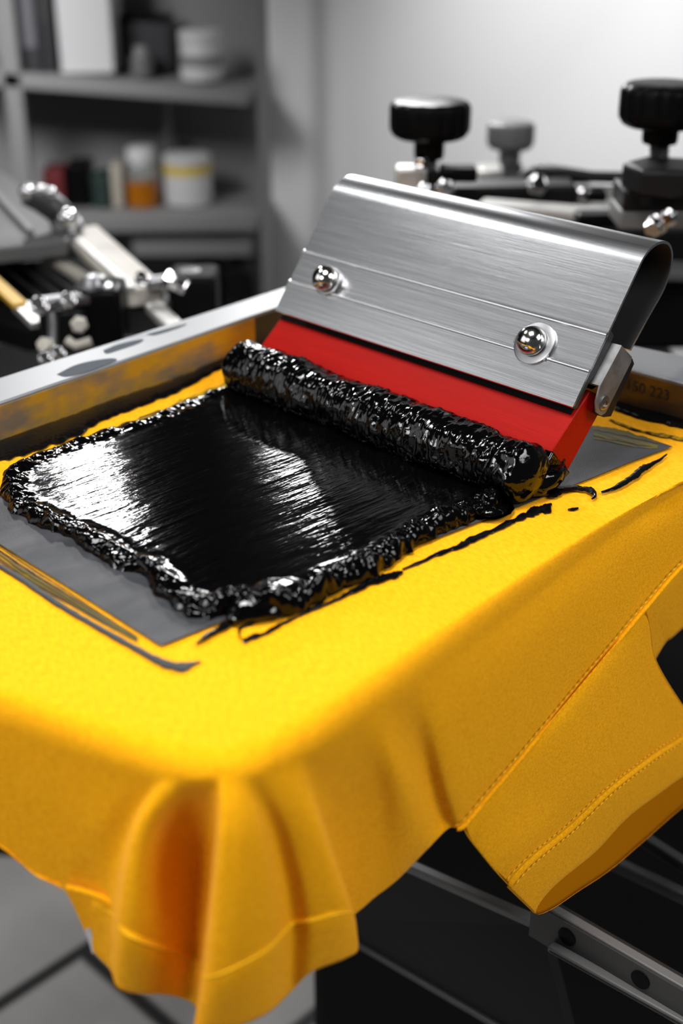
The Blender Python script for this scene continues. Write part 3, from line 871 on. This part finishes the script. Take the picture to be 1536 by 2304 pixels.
# small screw hole with a hair of ink on the blade's end
hs = sec(1268, 1037, 0.0)
mb = MB(); mb.lathe(sq(0.0, *hs), eB, [(-0.0005, 0.0016), (0.0004, 0.0016), (0.0006, 0.0008)], 14)
mb.build('blade_pin', M['blackm'], blade)

# ------------------------------------------------------------------ press heads behind, right
def knob(c, r, h, root, m, neck_r, neck_h, thr_r, thr_h, nm='knob'):
    """c = centre of the cap's underside; builds cap, neck and thread downward"""
    nfl = 12
    prof = [(0, r * 0.80), (h * 0.06, r * 0.90), (h * 0.2, r * 0.985), (h * 0.35, r), (h * 0.80, r), (h * 0.90, r * 0.975), (h * 0.965, r * 0.92), (h, r * 0.82), (h * 1.0, r * 0.3)]
    def fl(a, k):
        return -0.045 * max(0, math.cos(nfl * a)) ** 2 if 1 <= k <= 6 else 0
    mb = MB(); mb.lathe(c, eZ, prof, 144, fl); k = mb.build(nm, m, root, angle=50)
    mb = MB(); mb.lathe(Vector(c) - eZ * neck_h, eZ, [(0, neck_r * 0.94), (neck_h * 0.15, neck_r), (neck_h + 0.001, neck_r * 1.02)], 32); mb.build('neck', m, k)
    prof = []
    nthr = max(3, int(thr_h / 0.0035))
    for q in range(nthr):
        z0 = -neck_h - thr_h + thr_h * q / nthr
        prof += [(z0, thr_r * 0.86), (z0 + thr_h / nthr * 0.5, thr_r)]
    prof.append((-neck_h + 0.001, thr_r * 0.86))
    mb = MB(); mb.lathe(Vector(c), eZ, prof, 24); mb.build('threaded_stem', M['dark_steel'], root, angle=20)
    return k
def bolt_(p, axis, r, h, root, m=None, nm='hex_bolt', n=6):
    mb = MB(); mb.lathe(p, axis, [(0, r * 1.25), (h * 0.25, r * 1.25), (h * 0.25, r), (h * 0.9, r), (h, r * 0.85)], n if n > 6 else 6)
    return mb.build(nm, m or M['chrome'], root, bevel=0.0008)
def px(d): return d / FPX
def ubox(mb, u0, v0, u1, v1, d, thick):    # upright block filling a pixel box at depth d
    a, b = at(u0, v0, d), at(u1, v1, d)
    c = at((u0 + u1) / 2, (v0 + v1) / 2, d) + Vector((0, thick / 2, 0))
    return mb.box(c, (abs(b.x - a.x), thick, abs(v1 - v0) * px(d) * 0.98))
D1 = 1.42
r1 = thing('screen_clamp', 'black star-knob screen clamp above the middle of the squeegee', 'clamp', at(968, 470, D1), 'screen clamps on the two presses')
knob(at(966, 309, D1), 91 * px(D1), 80 * px(D1), r1, M['black'], 34 * px(D1), 46 * px(D1), 20 * px(D1), 36 * px(D1))
mb = MB(); ubox(mb, 890, 380, 960, 440, D1, 0.03); mb.build('clamp_block', M['lightmetal'], r1, bevel=0.003)
mb = MB(); ubox(mb, 960, 386, 1020, 470, D1 + 0.01, 0.04); mb.build('clamp_jaw', M['blackm'], r1, bevel=0.003)
mb = MB(); ubox(mb, 990, 380, 1074, 412, D1 - 0.02, 0.03); mb.build('clamp_lever', M['black'], r1, bevel=0.003)
bolt_(at(1000, 424, D1 - 0.03), (0.1, -1, 0.2), 0.009, 0.012, r1)
bolt_(at(946, 372, D1 - 0.02), (0, -0.3, 1), 0.007, 0.01, r1)
bolt_(at(953, 428, D1 - 0.02), (0, -1, 0.2), 0.007, 0.008, r1)
D2 = 1.75
r2 = thing('screen_clamp', 'smaller grey knob screen clamp between the two black star knobs', 'clamp', at(1147, 470, D2), 'screen clamps on the two presses')
knob(at(1147, 334, D2), 53 * px(D2), 58 * px(D2), r2, M['greyknob'], 24 * px(D2), 34 * px(D2), 20 * px(D2), 40 * px(D2))
mb = MB(); mb.lathe(at(1150, 452, D2), eZ, [(0, 60 * px(D2)), (20 * px(D2), 52 * px(D2)), (52 * px(D2), 24 * px(D2)), (80 * px(D2), 20 * px(D2))], 32); mb.build('pedestal', M['darkgrey'], r2)
mb = MB(); ubox(mb, 1075, 384, 1142, 470, D2 + 0.02, 0.05); mb.build('clamp_block', M['lightmetal'], r2, bevel=0.004)
bolt_(at(1150, 440, D2 - 0.07), (0.1, -1, 0.3), 0.012, 0.014, r2)
D3 = 1.30
r3 = thing('screen_clamp', 'black star-knob screen clamp at the right edge of the picture', 'clamp', at(1487, 520, D3), 'screen clamps on the two presses')
knob(at(1487, 283, D3), 98 * px(D3), 92 * px(D3), r3, M['black'], 40 * px(D3), 38 * px(D3), 25 * px(D3), 64 * px(D3))
mb = MB(); mb.lathe(at(1490, 428, D3), eZ, [(0, 88 * px(D3)), (4 * px(D3), 94 * px(D3)), (52 * px(D3), 94 * px(D3)), (60 * px(D3), 84 * px(D3))], 6); mb.build('lock_nut', M['blackm'], r3, bevel=0.002)
mb = MB(); ubox(mb, 1402, 428, 1580, 478, D3, 0.06); mb.build('clamp_jaw', M['blackm'], r3, bevel=0.003)
mb = MB(); ubox(mb, 1394, 474, 1600, 520, D3 + 0.01, 0.06); mb.build('clamp_block', M['midgrey'], r3, bevel=0.003)
bolt_(at(1478, 505, D3 - 0.02), (-0.5, -1, -0.05), 0.0095, 0.02, r3)
bolt_(at(1505, 490, D3 - 0.02), (-0.5, -1, 0.1), 0.008, 0.014, r3)

head = thing('press_carriage', 'dark press head of arms and light blocks between the knobs', 'press', at(1250, 640, 1.6))
mb = MB(); mb.bar(at(1010, 440, 1.55), at(1290, 436, 1.55), 0.05, 56 * px(1.55)); mb.build('arm', M['blackm'], head, bevel=0.004)
mb = MB(); mb.tube([at(1180, 405, 1.62), at(1215, 388, 1.6), at(1260, 392, 1.58), at(1330, 398, 1.56), at(1410, 400, 1.55)], [0.012, 0.012, 0.010, 0.007, 0.007], 14); mb.build('lever', M['blackm'], head)
mb = MB(); ubox(mb, 1275, 396, 1400, 418, 1.60, 0.03); ubox(mb, 1292, 418, 1398, 476, 1.58, 0.03); mb.build('light_block', M['pale'], head, bevel=0.003)
mb = MB(); ubox(mb, 1322, 432, 1366, 456, 1.52, 0.03); mb.build('slot', M['black'], head, bevel=0.003)
bolt_(at(1209, 416, 1.52), (0, -1, 0.4), 0.011, 0.012, head)
bolt_(at(1312, 444, 1.55), (0, -1, 0.2), 0.010, 0.012, head)
bolt_(at(1300, 412, 1.6), (0, -1, 0.3), 0.011, 0.012, head)
mb = MB(); mb.bar(at(1080, 462, 1.5), at(1560, 500, 1.42), 0.035, 22 * px(1.45)); mb.build('rail', M['lightmetal'], head, bevel=0.002)
mb = MB(); ubox(mb, 1300, 484, 1396, 514, 1.40, 0.03); mb.build('rail_slider', M['black'], head, bevel=0.003)
mb = MB(); ubox(mb, 1050, 500, 1620, 800, 1.62, 0.10); mb.build('housing', M['blackm'], head, bevel=0.01)
mb = MB(); mb.bar(at(1380, 606, 1.58), at(1600, 612, 1.58), 0.05, 22 * px(1.58)); mb.build('trim_bar', M['midgrey'], head, bevel=0.002)
mb = MB(); mb.box((0.36, 1.66, 0.62), (0.14, 0.12, 0.23)); mb.build('column', M['blackm'], head, bevel=0.004)

# ------------------------------------------------------------------ neighbouring press station, left
la = thing('hinge_bar', 'cream metal press arm sloping down between the black clamps', 'press arm', at(270, 700, 1.5))
mb = MB(); mb.bar(at(178, 522, 1.62), at(325, 660, 1.44), 92 * px(1.5), 0.012, Vector((0.25, -0.6, 0.8))); mb.build('arm', M['cream'], la, bevel=0.003)
mb = MB(); mb.bar(at(163, 538, 1.60), at(298, 660, 1.43), 0.008, 0.016, Vector((0.25, -0.6, 0.8))); mb.build('arm_rib', M['lightmetal'], la, bevel=0.001)
mb = MB(); A = [at(u, v, 1.43) for u, v in ((270, 662), (345, 640), (368, 655), (362, 684), (276, 694))]; mb.prism([p + Vector((0, 0.02, -0.004)) for p in A], A); mb.build('end_plate', M['cream'], la, bevel=0.002)
bolt_(at(320, 633, 1.40), (0, -0.5, 1), 0.007, 0.010, la)
mb = MB(); mb.tube([at(330, 640, 1.42), at(385, 632, 1.42)], 0.008, 12); mb.build('spindle', M['washer'], la)
bolt_(at(372, 625, 1.415), (1, -0.2, -0.45), 0.0095, 0.026, la)
lv = thing('clamp_lever', 'chrome ball-ended lever at the top of the cream press arm', 'lever', at(110, 500, 1.6))
mb = MB(); mb.tube([at(58, 436, 1.58), at(90, 446, 1.58), at(125, 470, 1.59), at(160, 498, 1.60)], [0.014, 0.017, 0.017, 0.012], 16); mb.build('lever', M['dark_steel'], lv)
for u, v, rr in ((60, 433, 18), (88, 428, 14), (114, 434, 14), (152, 492, 25)):
    mb = MB(); c = at(u, v, 1.565); R = rr * px(1.565)
    mb.lathe(c, (0.3, -0.6, 0.7), [(R * math.sin(t), max(R * math.cos(t), R * .04)) for t in [-PI / 2 + PI * k / 14 for k in range(15)]], 24); mb.build('ball_end', M['chrome'], lv)
mb = MB(); mb.lathe(at(150, 512, 1.60), (0.2, -0.3, 1), [(0, 0.020), (0.006, 0.021), (0.012, 0.016), (0.014, 0.010)], 28); mb.build('collar', M['washer'], lv)
pt = thing('press_tray', 'dark grey press tray at the left edge below the shelf upright', 'tray', at(60, 560, 1.75))
mb = MB(); A = [pl(u, v, 0.90) for u, v in ((-160, 300), (20, 395), (165, 515), (150, 540), (-160, 575))]
mb.prism([p - eZ * 0.02 for p in A], A); mb.build('tray_plate', M['midgrey'], pt, bevel=0.003)
mb = MB(); mb.bar(pl(-20, 425, 0.904), pl(70, 522, 0.904), 0.009, 0.006); mb.build('tray_rail', M['shelf'], pt, bevel=0.002)
bx_ = thing('press_bed', 'black press bed with thin steel rods and a yellow strip', 'press bed', at(90, 700, 1.55))
mb = MB(); A = [at(u, v, dd) for u, v, dd in ((-200, 660, 1.66), (-60, 592, 1.66), (190, 578, 1.66), (300, 650, 1.60), (262, 715, 1.55), (60, 740, 1.55))]
mb.prism([p - eZ * 0.03 for p in A], A); mb.build('bed_plate', M['deep_black'], bx_, bevel=0.003)
for (u0, v0), (u1, v1) in (((0, 595), (92, 668)), ((40, 592), (135, 665)), ((72, 585), (170, 660))):
    mb = MB(); mb.tube([at(u0, v0, 1.60), at(u1, v1, 1.48)], 0.0009, 8); mb.build('rod', M['dark_steel'], bx_)
mb = MB(); mb.bar(at(-40, 610, 1.50), at(46, 688, 1.42), 0.016, 0.006); mb.build('yellow_strip', M['yellow_strip'], bx_, bevel=0.001)
mb = MB(); mb.bar(at(46, 688, 1.46), at(90, 730, 1.43), 0.020, 0.008); mb.build('white_strip', M['lightmetal'], bx_, bevel=0.001)
mb = MB(); mb.bar(at(110, 580, 1.60), at(250, 660, 1.50), 0.016, 0.008); mb.build('side_rail', M['cream'], bx_, bevel=0.001)

cb = thing('screen_clamp', 'low black clamp block with chrome bolts beside the left frame bar', 'clamp', at(180, 800, 1.36), 'screen clamps on the two presses')
mb = MB(); ubox(mb, 88, 700, 190, 800, 1.36, 0.05); mb.build('clamp_foot', M['blackm'], cb, bevel=0.004)
mb = MB(); ubox(mb, 180, 652, 272, 790, 1.37, 0.06); mb.build('clamp_body', M['black'], cb, bevel=0.006)
mb = MB(); mb.lathe(at(213, 655, 1.38), eZ, [(0, 0.019), (0.006, 0.020), (0.009, 0.014), (0.016, 0.011), (0.018, 0.006)], 28); mb.build('cap_nut', M['washer'], cb)
mb = MB(); mb.bar(at(86, 684, 1.34), at(205, 670, 1.37), 0.018, 0.012); mb.build('cross_bar', M['washer'], cb, bevel=0.003)
bolt_(at(90, 690, 1.32), (0, -0.8, 0.6), 0.008, 0.012, cb, n=16)
bolt_(at(155, 676, 1.33), (0, -0.8, 0.6), 0.007, 0.010, cb, n=16)
bolt_(at(178, 730, 1.33), (0.2, -1, 0.2), 0.0075, 0.013, cb, M['cream'])
bolt_(at(105, 780, 1.32), (-0.2, -0.8, 0.6), 0.008, 0.010, cb, M['cream'])
bolt_(at(133, 795, 1.31), (0, -0.8, 0.6), 0.006, 0.010, cb, n=16)
bolt_(at(104, 808, 1.30), (0, -0.8, 0.6), 0.006, 0.010, cb, n=16)
mb = MB(); mb.tube([at(118, 700, 1.35), at(120, 800, 1.34)], 0.006, 14); mb.build('pillar_pin', M['dark_steel'], cb)
mb = MB(); mb.tube([at(150, 765, 1.33), at(170, 778, 1.33), at(205, 768, 1.33)], 0.005, 10); mb.build('spring_clip', M['cream'], cb)
c2 = thing('screen_clamp', 'square black clamp block at the lower end of the cream press arm', 'clamp', at(430, 720, 1.5), 'screen clamps on the two presses')
mb = MB(); ubox(mb, 378, 622, 486, 745, 1.48, 0.06); mb.build('clamp_body', M['deep_black'], c2, bevel=0.006)
mb = MB(); mb.lathe(at(428, 628, 1.50), eZ, [(0, 0.020), (0.008, 0.020), (0.011, 0.012)], 24); mb.build('cap_nut', M['dark_steel'], c2)
mb = MB(); mb.bar(at(345, 690, 1.42), at(395, 740, 1.36), 0.020, 0.010); mb.build('white_jaw', M['lightmetal'], c2, bevel=0.002)
mb = MB(); ubox(mb, 262, 690, 380, 760, 1.46, 0.06); mb.build('clamp_foot', M['darkgrey'], c2, bevel=0.004)
st_ = thing('machine_stand', 'black base frame of the neighbouring press at the left edge', 'press base', (-0.45, 1.75, 0))
mb = MB(); mb.box((-0.60, 1.80, 0.29), (1.0, 0.62, 0.58)); mb.build('base_box', M['blackm'], st_, bevel=0.01)
mb = MB(); mb.box((-0.62, 1.80, 0.72), (0.09, 0.09, 0.30)); mb.build('post', M['blackm'], st_, bevel=0.004)

# ------------------------------------------------------------------ shelf unit with its contents
YS = 2.72
def shp(u, v, y=YS):                       # point on the shelf's front plane
    d = ray(u, v); return CAM + d * (y / d.y)
DEP = 0.26
shelf = thing('shelf_unit', 'grey metal shelf unit against the dark back wall', 'shelf', (shp(300, 500).x, YS + DEP / 2, 0))
def board(pa, pb, t, nm):
    a, b = shp(*pa), shp(*pb)
    mb = MB(); bk = Vector((0, DEP, 0)); dn = eZ * -t
    mb.prism([a + dn, b + dn, b, a], [a + dn + bk, b + dn + bk, b + bk, a + bk])
    mb.build(nm, M['shelf'], shelf, bevel=0.003)
    return a, b
ua, ub = board((-120, 152), (560, 205), 0.030, 'shelf_board')
la_, lb_ = board((-120, 488), (578, 482), 0.036, 'shelf_board')
ba_, bb_ = board((-120, 850), (590, 850), 0.030, 'shelf_board')
pa, pb = shp(28, 0), shp(58, 380)
for u, m_ in ((34, 'upright'), (592, 'upright')):
    x = shp(u, 250).x
    mb = MB()
    mb.box((x, YS + 0.012, 0.60 if u > 100 else 0.75), (0.036 if u < 100 else 0.024, 0.024, 1.20 if u > 100 else 1.5))
    mb.build(m_, M['shelf'], shelf, bevel=0.002)
mb = MB(); x0, x1 = shp(-120, 300).x, shp(570, 300).x
mb.box(((x0 + x1) / 2, YS + DEP - 0.004, 0.7), (x1 - x0, 0.006, 1.4)); mb.build('back_sheet', M['back_sheet'], shelf)
def on(a, b, u, y):                        # height of a sloping board at picture column u
    x = shp(u, 300, y).x
    f = (x - a.x) / (b.x - a.x)
    return x, a.z + (b.z - a.z) * f + 0.0005
def pw(n): return n / FPX * 2.66
def stand_box(nm, u0, u1, hpx, y, dep, m, label, cat, brd, parts=None, group=None):
    a, b = brd
    x0, z0 = on(a, b, u0, y); x1, z1 = on(a, b, u1, y); z = max(z0, z1)
    h = pw(hpx)
    if group is None: group = 'binders on the upper shelf' if nm == 'binder' else ('boxes on the upper shelf' if brd is UB else 'small cartons on the lower shelf')
    o = thing(nm, label, cat, ((x0 + x1) / 2, y + dep / 2, z), group)
    mb = MB(); mb.box(((x0 + x1) / 2, y + dep / 2, z + h / 2), (x1 - x0, dep, h)); mb.build('cover' if nm == 'binder' else 'carton', m, o, bevel=0.004)
    return o, x0, x1, z, h
UB, LB = (ua, ub), (la_, lb_)
o, x0, x1, z, h = stand_box('binder', 62, 112, 240, YS + 0.03, 0.18, M['binder'], 'dark binder left of the tall white box on the upper shelf', 'binder', UB)
mb = MB(); mb.box(((x0 + x1) / 2, YS + 0.029, z + h * 0.45), ((x1 - x0) * 0.6, 0.002, h * 0.5)); mb.build('spine_label', M['binder_label'], o)
o, x0, x1, z, h = stand_box('binder', 112, 138, 220, YS + 0.04, 0.18, M['binder'], 'narrow black binder touching the tall white box on the upper shelf', 'binder', UB)
mb = MB(); mb.box(((x0 + x1) / 2, YS + 0.039, z + h * 0.6), ((x1 - x0) * 0.6, 0.002, h * 0.25)); mb.build('spine_label', M['darkgrey'], o)
o, x0, x1, z, h = stand_box('carton_box', 150, 268, 250, YS + 0.03, 0.15, M['white'], 'tall white box standing on the upper shelf', 'box', UB)
mb = MB(); mb.box(((x0 + x1) / 2, YS + 0.03 + 0.075, z + h + 0.003), (x1 - x0 - 0.004, 0.146, 0.006)); mb.build('lid_flap', M['white'], o, bevel=0.002)
o, x0, x1, z, h = stand_box('carton_box', 280, 395, 108, YS + 0.12, 0.08, M['binder'], 'low black box behind the small grey bottle on the upper shelf', 'box', UB)
mb = MB(); mb.box(((x0 + x1) / 2, YS + 0.16, z + h + 0.004), ((x1 - x0) * 1.02, 0.084, 0.012)); mb.build('lid', M['black'], o, bevel=0.002)
def jar(nm, u, wpx, hpx, y, m, label, cat, brd, lidm, lid_h=0.22, fill=None, lab=None, neck=0.86):
    a, b = brd
    x, z = on(a, b, u, y)
    z = max(on(a, b, u - wpx / 2, y)[1], on(a, b, u + wpx / 2, y)[1]) + 0.001
    r, h = pw(wpx) / 2, pw(hpx)
    c = Vector((x, y + r, z))
    o = thing(nm, label, cat, c)
    hb_ = h * (1 - lid_h)
    mb = MB(); mb.lathe(c, eZ, [(0, r * .92), (h * .03, r), (hb_ * .86, r), (hb_ * .95, r * .95), (hb_, r * neck)], 32); mb.build('jar_body', m, o)
    mb = MB(); mb.lathe(c + eZ * (hb_ - 0.001), eZ, [(0, r * neck * 1.04), (h * lid_h * .8, r * neck * 1.04), (h * lid_h, r * neck * .94)], 32); mb.build('lid', lidm, o)
    if fill:
        mb = MB(); mb.lathe(c + eZ * 0.002, eZ, [(0, r * 1.012), (h * fill, r * 1.012), (h * fill + .001, r * .9)], 32); mb.build('contents', M['amber'], o)
    if lab:
        mb = MB(); mb.lathe(c + eZ * hb_ * lab[0], eZ, [(0, r * 1.012), (hb_ * lab[1], r * 1.012)], 32); mb.build('paper_label', lab[2], o)
    return o
jar('squeeze_bottle', 325, 50, 66, YS + 0.03, M['midgrey'], 'small grey bottle in front of the low black box on the upper shelf', 'bottle', UB, M['shelf'], 0.3, neck=0.6)
jar('tub', 455, 96, 108, YS + 0.03, M['white'], 'round white tub with a grey band on the upper shelf', 'tub', UB, M['white'], 0.24, lab=(0.38, 0.3, M['shelf']), neck=0.98)
jar('ink_jar', 308, 74, 136, YS + 0.05, M['glass'], 'glass jar of amber ink with white lid on the lower shelf', 'jar', LB, M['white'], 0.24, fill=0.42)
jar('tub', 411, 112, 116, YS + 0.05, M['white'], 'wide white tub with yellow lid band on the lower shelf', 'tub', LB, M['white'], 0.16, lab=(0.74, 0.22, M['label_y']), neck=0.97)
stand_box('carton_box', 241, 266, 100, YS + 0.06, 0.06, M['beige'], 'narrow beige carton beside the amber jar on the lower shelf', 'box', LB)
stand_box('carton_box', 196, 236, 76, YS + 0.06, 0.08, M['greenbox'], 'dark green carton on the lower shelf left of the beige carton', 'box', LB)
stand_box('carton_box', 140, 190, 100, YS + 0.07, 0.08, M['black'], 'black carton between the red and green cartons on the lower shelf', 'box', LB)
stand_box('carton_box', 84, 132, 90, YS + 0.06, 0.08, M['redbox'], 'dull red carton beside the left shelf upright on the lower shelf', 'box', LB)
jar('squeeze_bottle', 374, 46, 236, YS + 0.155, M['wall_dark'], 'tall dim grey bottle behind the wide white tub on the lower shelf', 'bottle', LB, M['shelf'], 0.35, neck=0.3)
# bins below the lower shelf
bn = []
for i, (u0, u1, hp, lab) in enumerate(((395, 470, 262, 'black storage bin under the lower shelf, nearer the shelf middle'), (488, 565, 262, 'black storage bin under the lower shelf, beside the right upright'))):
    a, b = ba_, bb_
    x0, z0 = on(a, b, u0, YS + 0.04); x1, _ = on(a, b, u1, YS + 0.04)
    o = thing('storage_bin', lab, 'bin', ((x0 + x1) / 2, YS + 0.12, z0), 'black bins under the lower shelf')
    w = x1 - x0; h = pw(hp)
    pts = [(-w / 2, 0), (w / 2, 0), (w / 2, h * .85)] + [(w / 2 * math.cos(t), h * .85 + h * .15 * math.sin(t)) for t in (PI / 6, PI / 3, PI / 2, 2 * PI / 3, 5 * PI / 6)] + [(-w / 2, h * .85)]
    cx_ = (x0 + x1) / 2
    mb = MB(); mb.prism([Vector((cx_ + p, YS + 0.04, z0 + q)) for p, q in pts], [Vector((cx_ + p, YS + 0.2, z0 + q)) for p, q in pts]); mb.build('bin_body', M['blackm'], o, bevel=0.003)
    mb = MB(); mb.tube([Vector((cx_ + w * .25 * math.cos(t), YS + 0.034, z0 + h * .7 - .02 * math.sin(t))) for t in [PI * k / 8 for k in range(9)]], 0.003, 8); mb.build('bin_handle', M['darkgrey'], o)
a, b = ba_, bb_
x0, z0 = on(a, b, 285, YS + 0.06); x1, _ = on(a, b, 560, YS + 0.06)
mb = MB(); mb.box(((x0 + x1) / 2, YS + 0.04, shp(400, 565).z), (x1 - x0, 0.02, pw(42))); mb.build('cross_rail', M['shelf'], shelf, bevel=0.002)

# ------------------------------------------------------------------ press frame below the platen, lower right
pf = thing('printing_press', 'black printing press frame of beams under the yellow shirt', 'press', (0.25, 1.25, 0))
def pbeam(u0, v0, u1, v1, z, w, h, nm='beam', edge=True, ext0=0.0, ext1=0.0):
    a, b = pl(u0, v0, z), pl(u1, v1, z)
    d = (b - a)
    a, b = a - d * ext0, b + d * ext1
    d = d.normalized(); n = Vector((-d.y, d.x, 0))
    n = n if n.y > 0 else -n
    c = n * w / 2 - eZ * h / 2
    mb = MB(); mb.bar(a + c, b + c, w, h); o = mb.build(nm, M['beam'], pf, bevel=0.002)
    if edge:
        mb = MB(); mb.bar(a + n * 0.004 - eZ * 0.002, b + n * 0.004 - eZ * 0.002, 0.008, 0.005); mb.build('pale_edge', M['beam_edge'] if edge is True else M['beam_edge2'], o, bevel=0.001)  # paler strip along the beam's top edge
    return a, b, n
a_, b_, n_ = pbeam(1231, 2044, 1536, 2222, 0.60, 0.012, 0.036, 'beam', True, 0.12, 0.8)
mb = MB(); mb.prism([a_ - eZ * 0.002 - n_ * 0.001, b_ - eZ * 0.002 - n_ * 0.001, b_ - eZ * 0.035 - n_ * 0.001, a_ - eZ * 0.035 - n_ * 0.001], [a_ - eZ * 0.002, b_ - eZ * 0.002, b_ - eZ * 0.035, a_ - eZ * 0.035]); mb.build('beam_face', M['beam_face'], pf)
for u, v in ((1275, 2108), (1440, 2204)):
    d = ray(u, v); o_ = a_ - n_ * 0.0012; c = CAM + d * ((o_ - CAM).dot(n_) / d.dot(n_))
    mb = MB(); mb.lathe(c, n_ * -1, [(0, 0.0075), (0.0006, 0.0075), (0.0008, 0.006)], 20); mb.build('bolt_hole', M['black'], pf)
a_, b_, n_ = pbeam(1231, 2130, 1536, 2300, 0.575, 0.006, 0.006, 'beam_lip', True, 0.0, 0.8)
A0, A1 = pl(880, 1935, 0.55), pl(1215, 2084, 0.55); B0, B1 = pl(700, 2064, 0.42), pl(1300, 2415, 0.42)
mb = MB(); mb.prism([A0, A1, B1, B0], [p + Vector((0.008, 0.012, -0.004)) for p in (A0, A1, B1, B0)]); sp_ = mb.build('side_panel', M['panel_dark'], pf)
mb = MB(); mb.bar(A0 + eZ * .002, A1 + eZ * .002, 0.010, 0.008); mb.build('pale_edge', M['beam_edge'], sp_, bevel=0.002)
mb = MB(); mb.bar(B0 + eZ * .002, B1 + eZ * .002, 0.008, 0.006); mb.build('pale_edge', M['beam_edge2'], sp_, bevel=0.002)
pbeam(1420, 1868, 1536, 1942, 0.54, 0.010, 0.012, 'rail', 2, 0.3, 1.2)
pbeam(1340, 1920, 1536, 2012, 0.52, 0.010, 0.012, 'rail', 2, 0.2, 1.2)
mb = MB(); mb.box((0.70, 1.47, 0.25), (1.46, 0.84, 0.50)); mb.build('base_cabinet', M['deep_black'], pf, bevel=0.01)
mb = MB(); mb.box((0.12, 1.14, 0.44), (0.10, 0.10, 0.86)); mb.build('column', M['blackm'], pf, bevel=0.004)
mb = MB(); mb.bar((0.12, 1.14, 0.84), (0.0, 0.86, 0.84), 0.07, 0.05); mb.build('platen_arm', M['blackm'], pf, bevel=0.003)

# ------------------------------------------------------------------ camera, lights, world
cd = bpy.data.cameras.new('camera'); cam = bpy.data.objects.new('camera', cd); C.objects.link(cam)
cam.location = CAM; cam.rotation_euler = (PI / 2 - PITCH, 0, 0)
cd.sensor_fit = 'VERTICAL'; cd.sensor_height = 36; cd.sensor_width = 24; cd.lens = FPX / 2304 * 36
cd.clip_start = 0.01
cd.dof.use_dof = True; cd.dof.focus_distance = 0.93; cd.dof.aperture_fstop = 3.2
bpy.context.scene.camera = cam

def area(name, loc, target, w, h, power, col=(1, 1, 1), spread=180):
    l = bpy.data.lights.new(name, 'AREA'); l.shape = 'RECTANGLE'; l.size = w; l.size_y = h; l.energy = power; l.color = col
    l.spread = math.radians(spread)
    o = bpy.data.objects.new(name, l); C.objects.link(o); o.location = loc
    o.rotation_euler = (Vector(target) - Vector(loc)).to_track_quat('-Z', 'Y').to_euler()
    return o
area('overhead_softbox', (-0.20, 0.62, 2.3), (-0.10, 0.62, 0.9), 0.5, 0.5, 8.4, spread=110)
area('left_reflection_fill', (-2.4, 0.5, 1.9), (0.0, 0.85, 0.95), 1.8, 1.5, 1.7, spread=62)  # added unseen light for the aluminium plate to reflect
area('high_softbox', (-1.0, 1.5, 2.4), (0.0, 0.92, 0.98), 0.5, 0.32, 1.5, spread=100)
area('right_fill', (1.3, 0.05, 2.1), (0.15, 0.68, 0.75), 1.0, 0.8, 4.2, spread=70)  # added fill that lifts the shirt's right side and sleeve
area('shelf_fill', (-0.9, 1.7, 1.6), (-0.72, 2.85, 0.85), 0.4, 0.4, 2.6, spread=58)  # added fill to brighten the shelf and its contents
area('left_fill', (-1.3, -0.35, 1.9), (-0.12, 0.62, 0.80), 0.6, 0.5, 2.0, spread=60)
def refl(u, v, y):
    p = pl(u, v, ZP + 0.006); d = ray(u, v); d = Vector((d.x, d.y, -d.z))
    return p + d * ((y - p.y) / d.y)
yy = 2.45
c = refl(190, 1055, yy); ex = refl(252, 1055, yy) - refl(128, 1055, yy); ey = refl(190, 1019, yy) - refl(190, 1091, yy)
area('back_softbox', c, pl(190, 1055, ZP), abs(ex.x), abs(ey.z), 6)
p0, p1 = refl(610, 845, yy), refl(960, 1005, yy)
c = (p0 + p1) / 2
o = area('back_softbox', c, pl(725, 945, ZP), (p1 - p0).length * 1.1, 0.16, 12)
zz = (c - pl(725, 945, ZP)).normalized(); xx = ((p1 - p0) - zz * (p1 - p0).dot(zz)).normalized(); y2 = zz.cross(xx)
o.rotation_euler = Matrix((xx, y2, zz)).transposed().to_euler()
sp = bpy.data.lights.new('wall_spot', 'SPOT'); sp.energy = 70; sp.spot_size = math.radians(57); sp.spot_blend = 1.0; sp.shadow_soft_size = 0.10
so = bpy.data.objects.new('wall_spot', sp); C.objects.link(so); so.location = (0.20, 1.75, 1.75)
so.rotation_euler = (Vector((0.46, 2.64, 1.02)) - so.location).to_track_quat('-Z', 'Y').to_euler()
w = bpy.data.worlds.new('world'); bpy.context.scene.world = w; w.use_nodes = True
w.node_tree.nodes['Background'].inputs[0].default_value = (0.9, 0.95, 1.0, 1)
w.node_tree.nodes['Background'].inputs[1].default_value = 0.05
vs_ = bpy.context.scene.view_settings
vs_.view_transform = 'Standard'; vs_.look = 'None'; vs_.exposure = 0.0
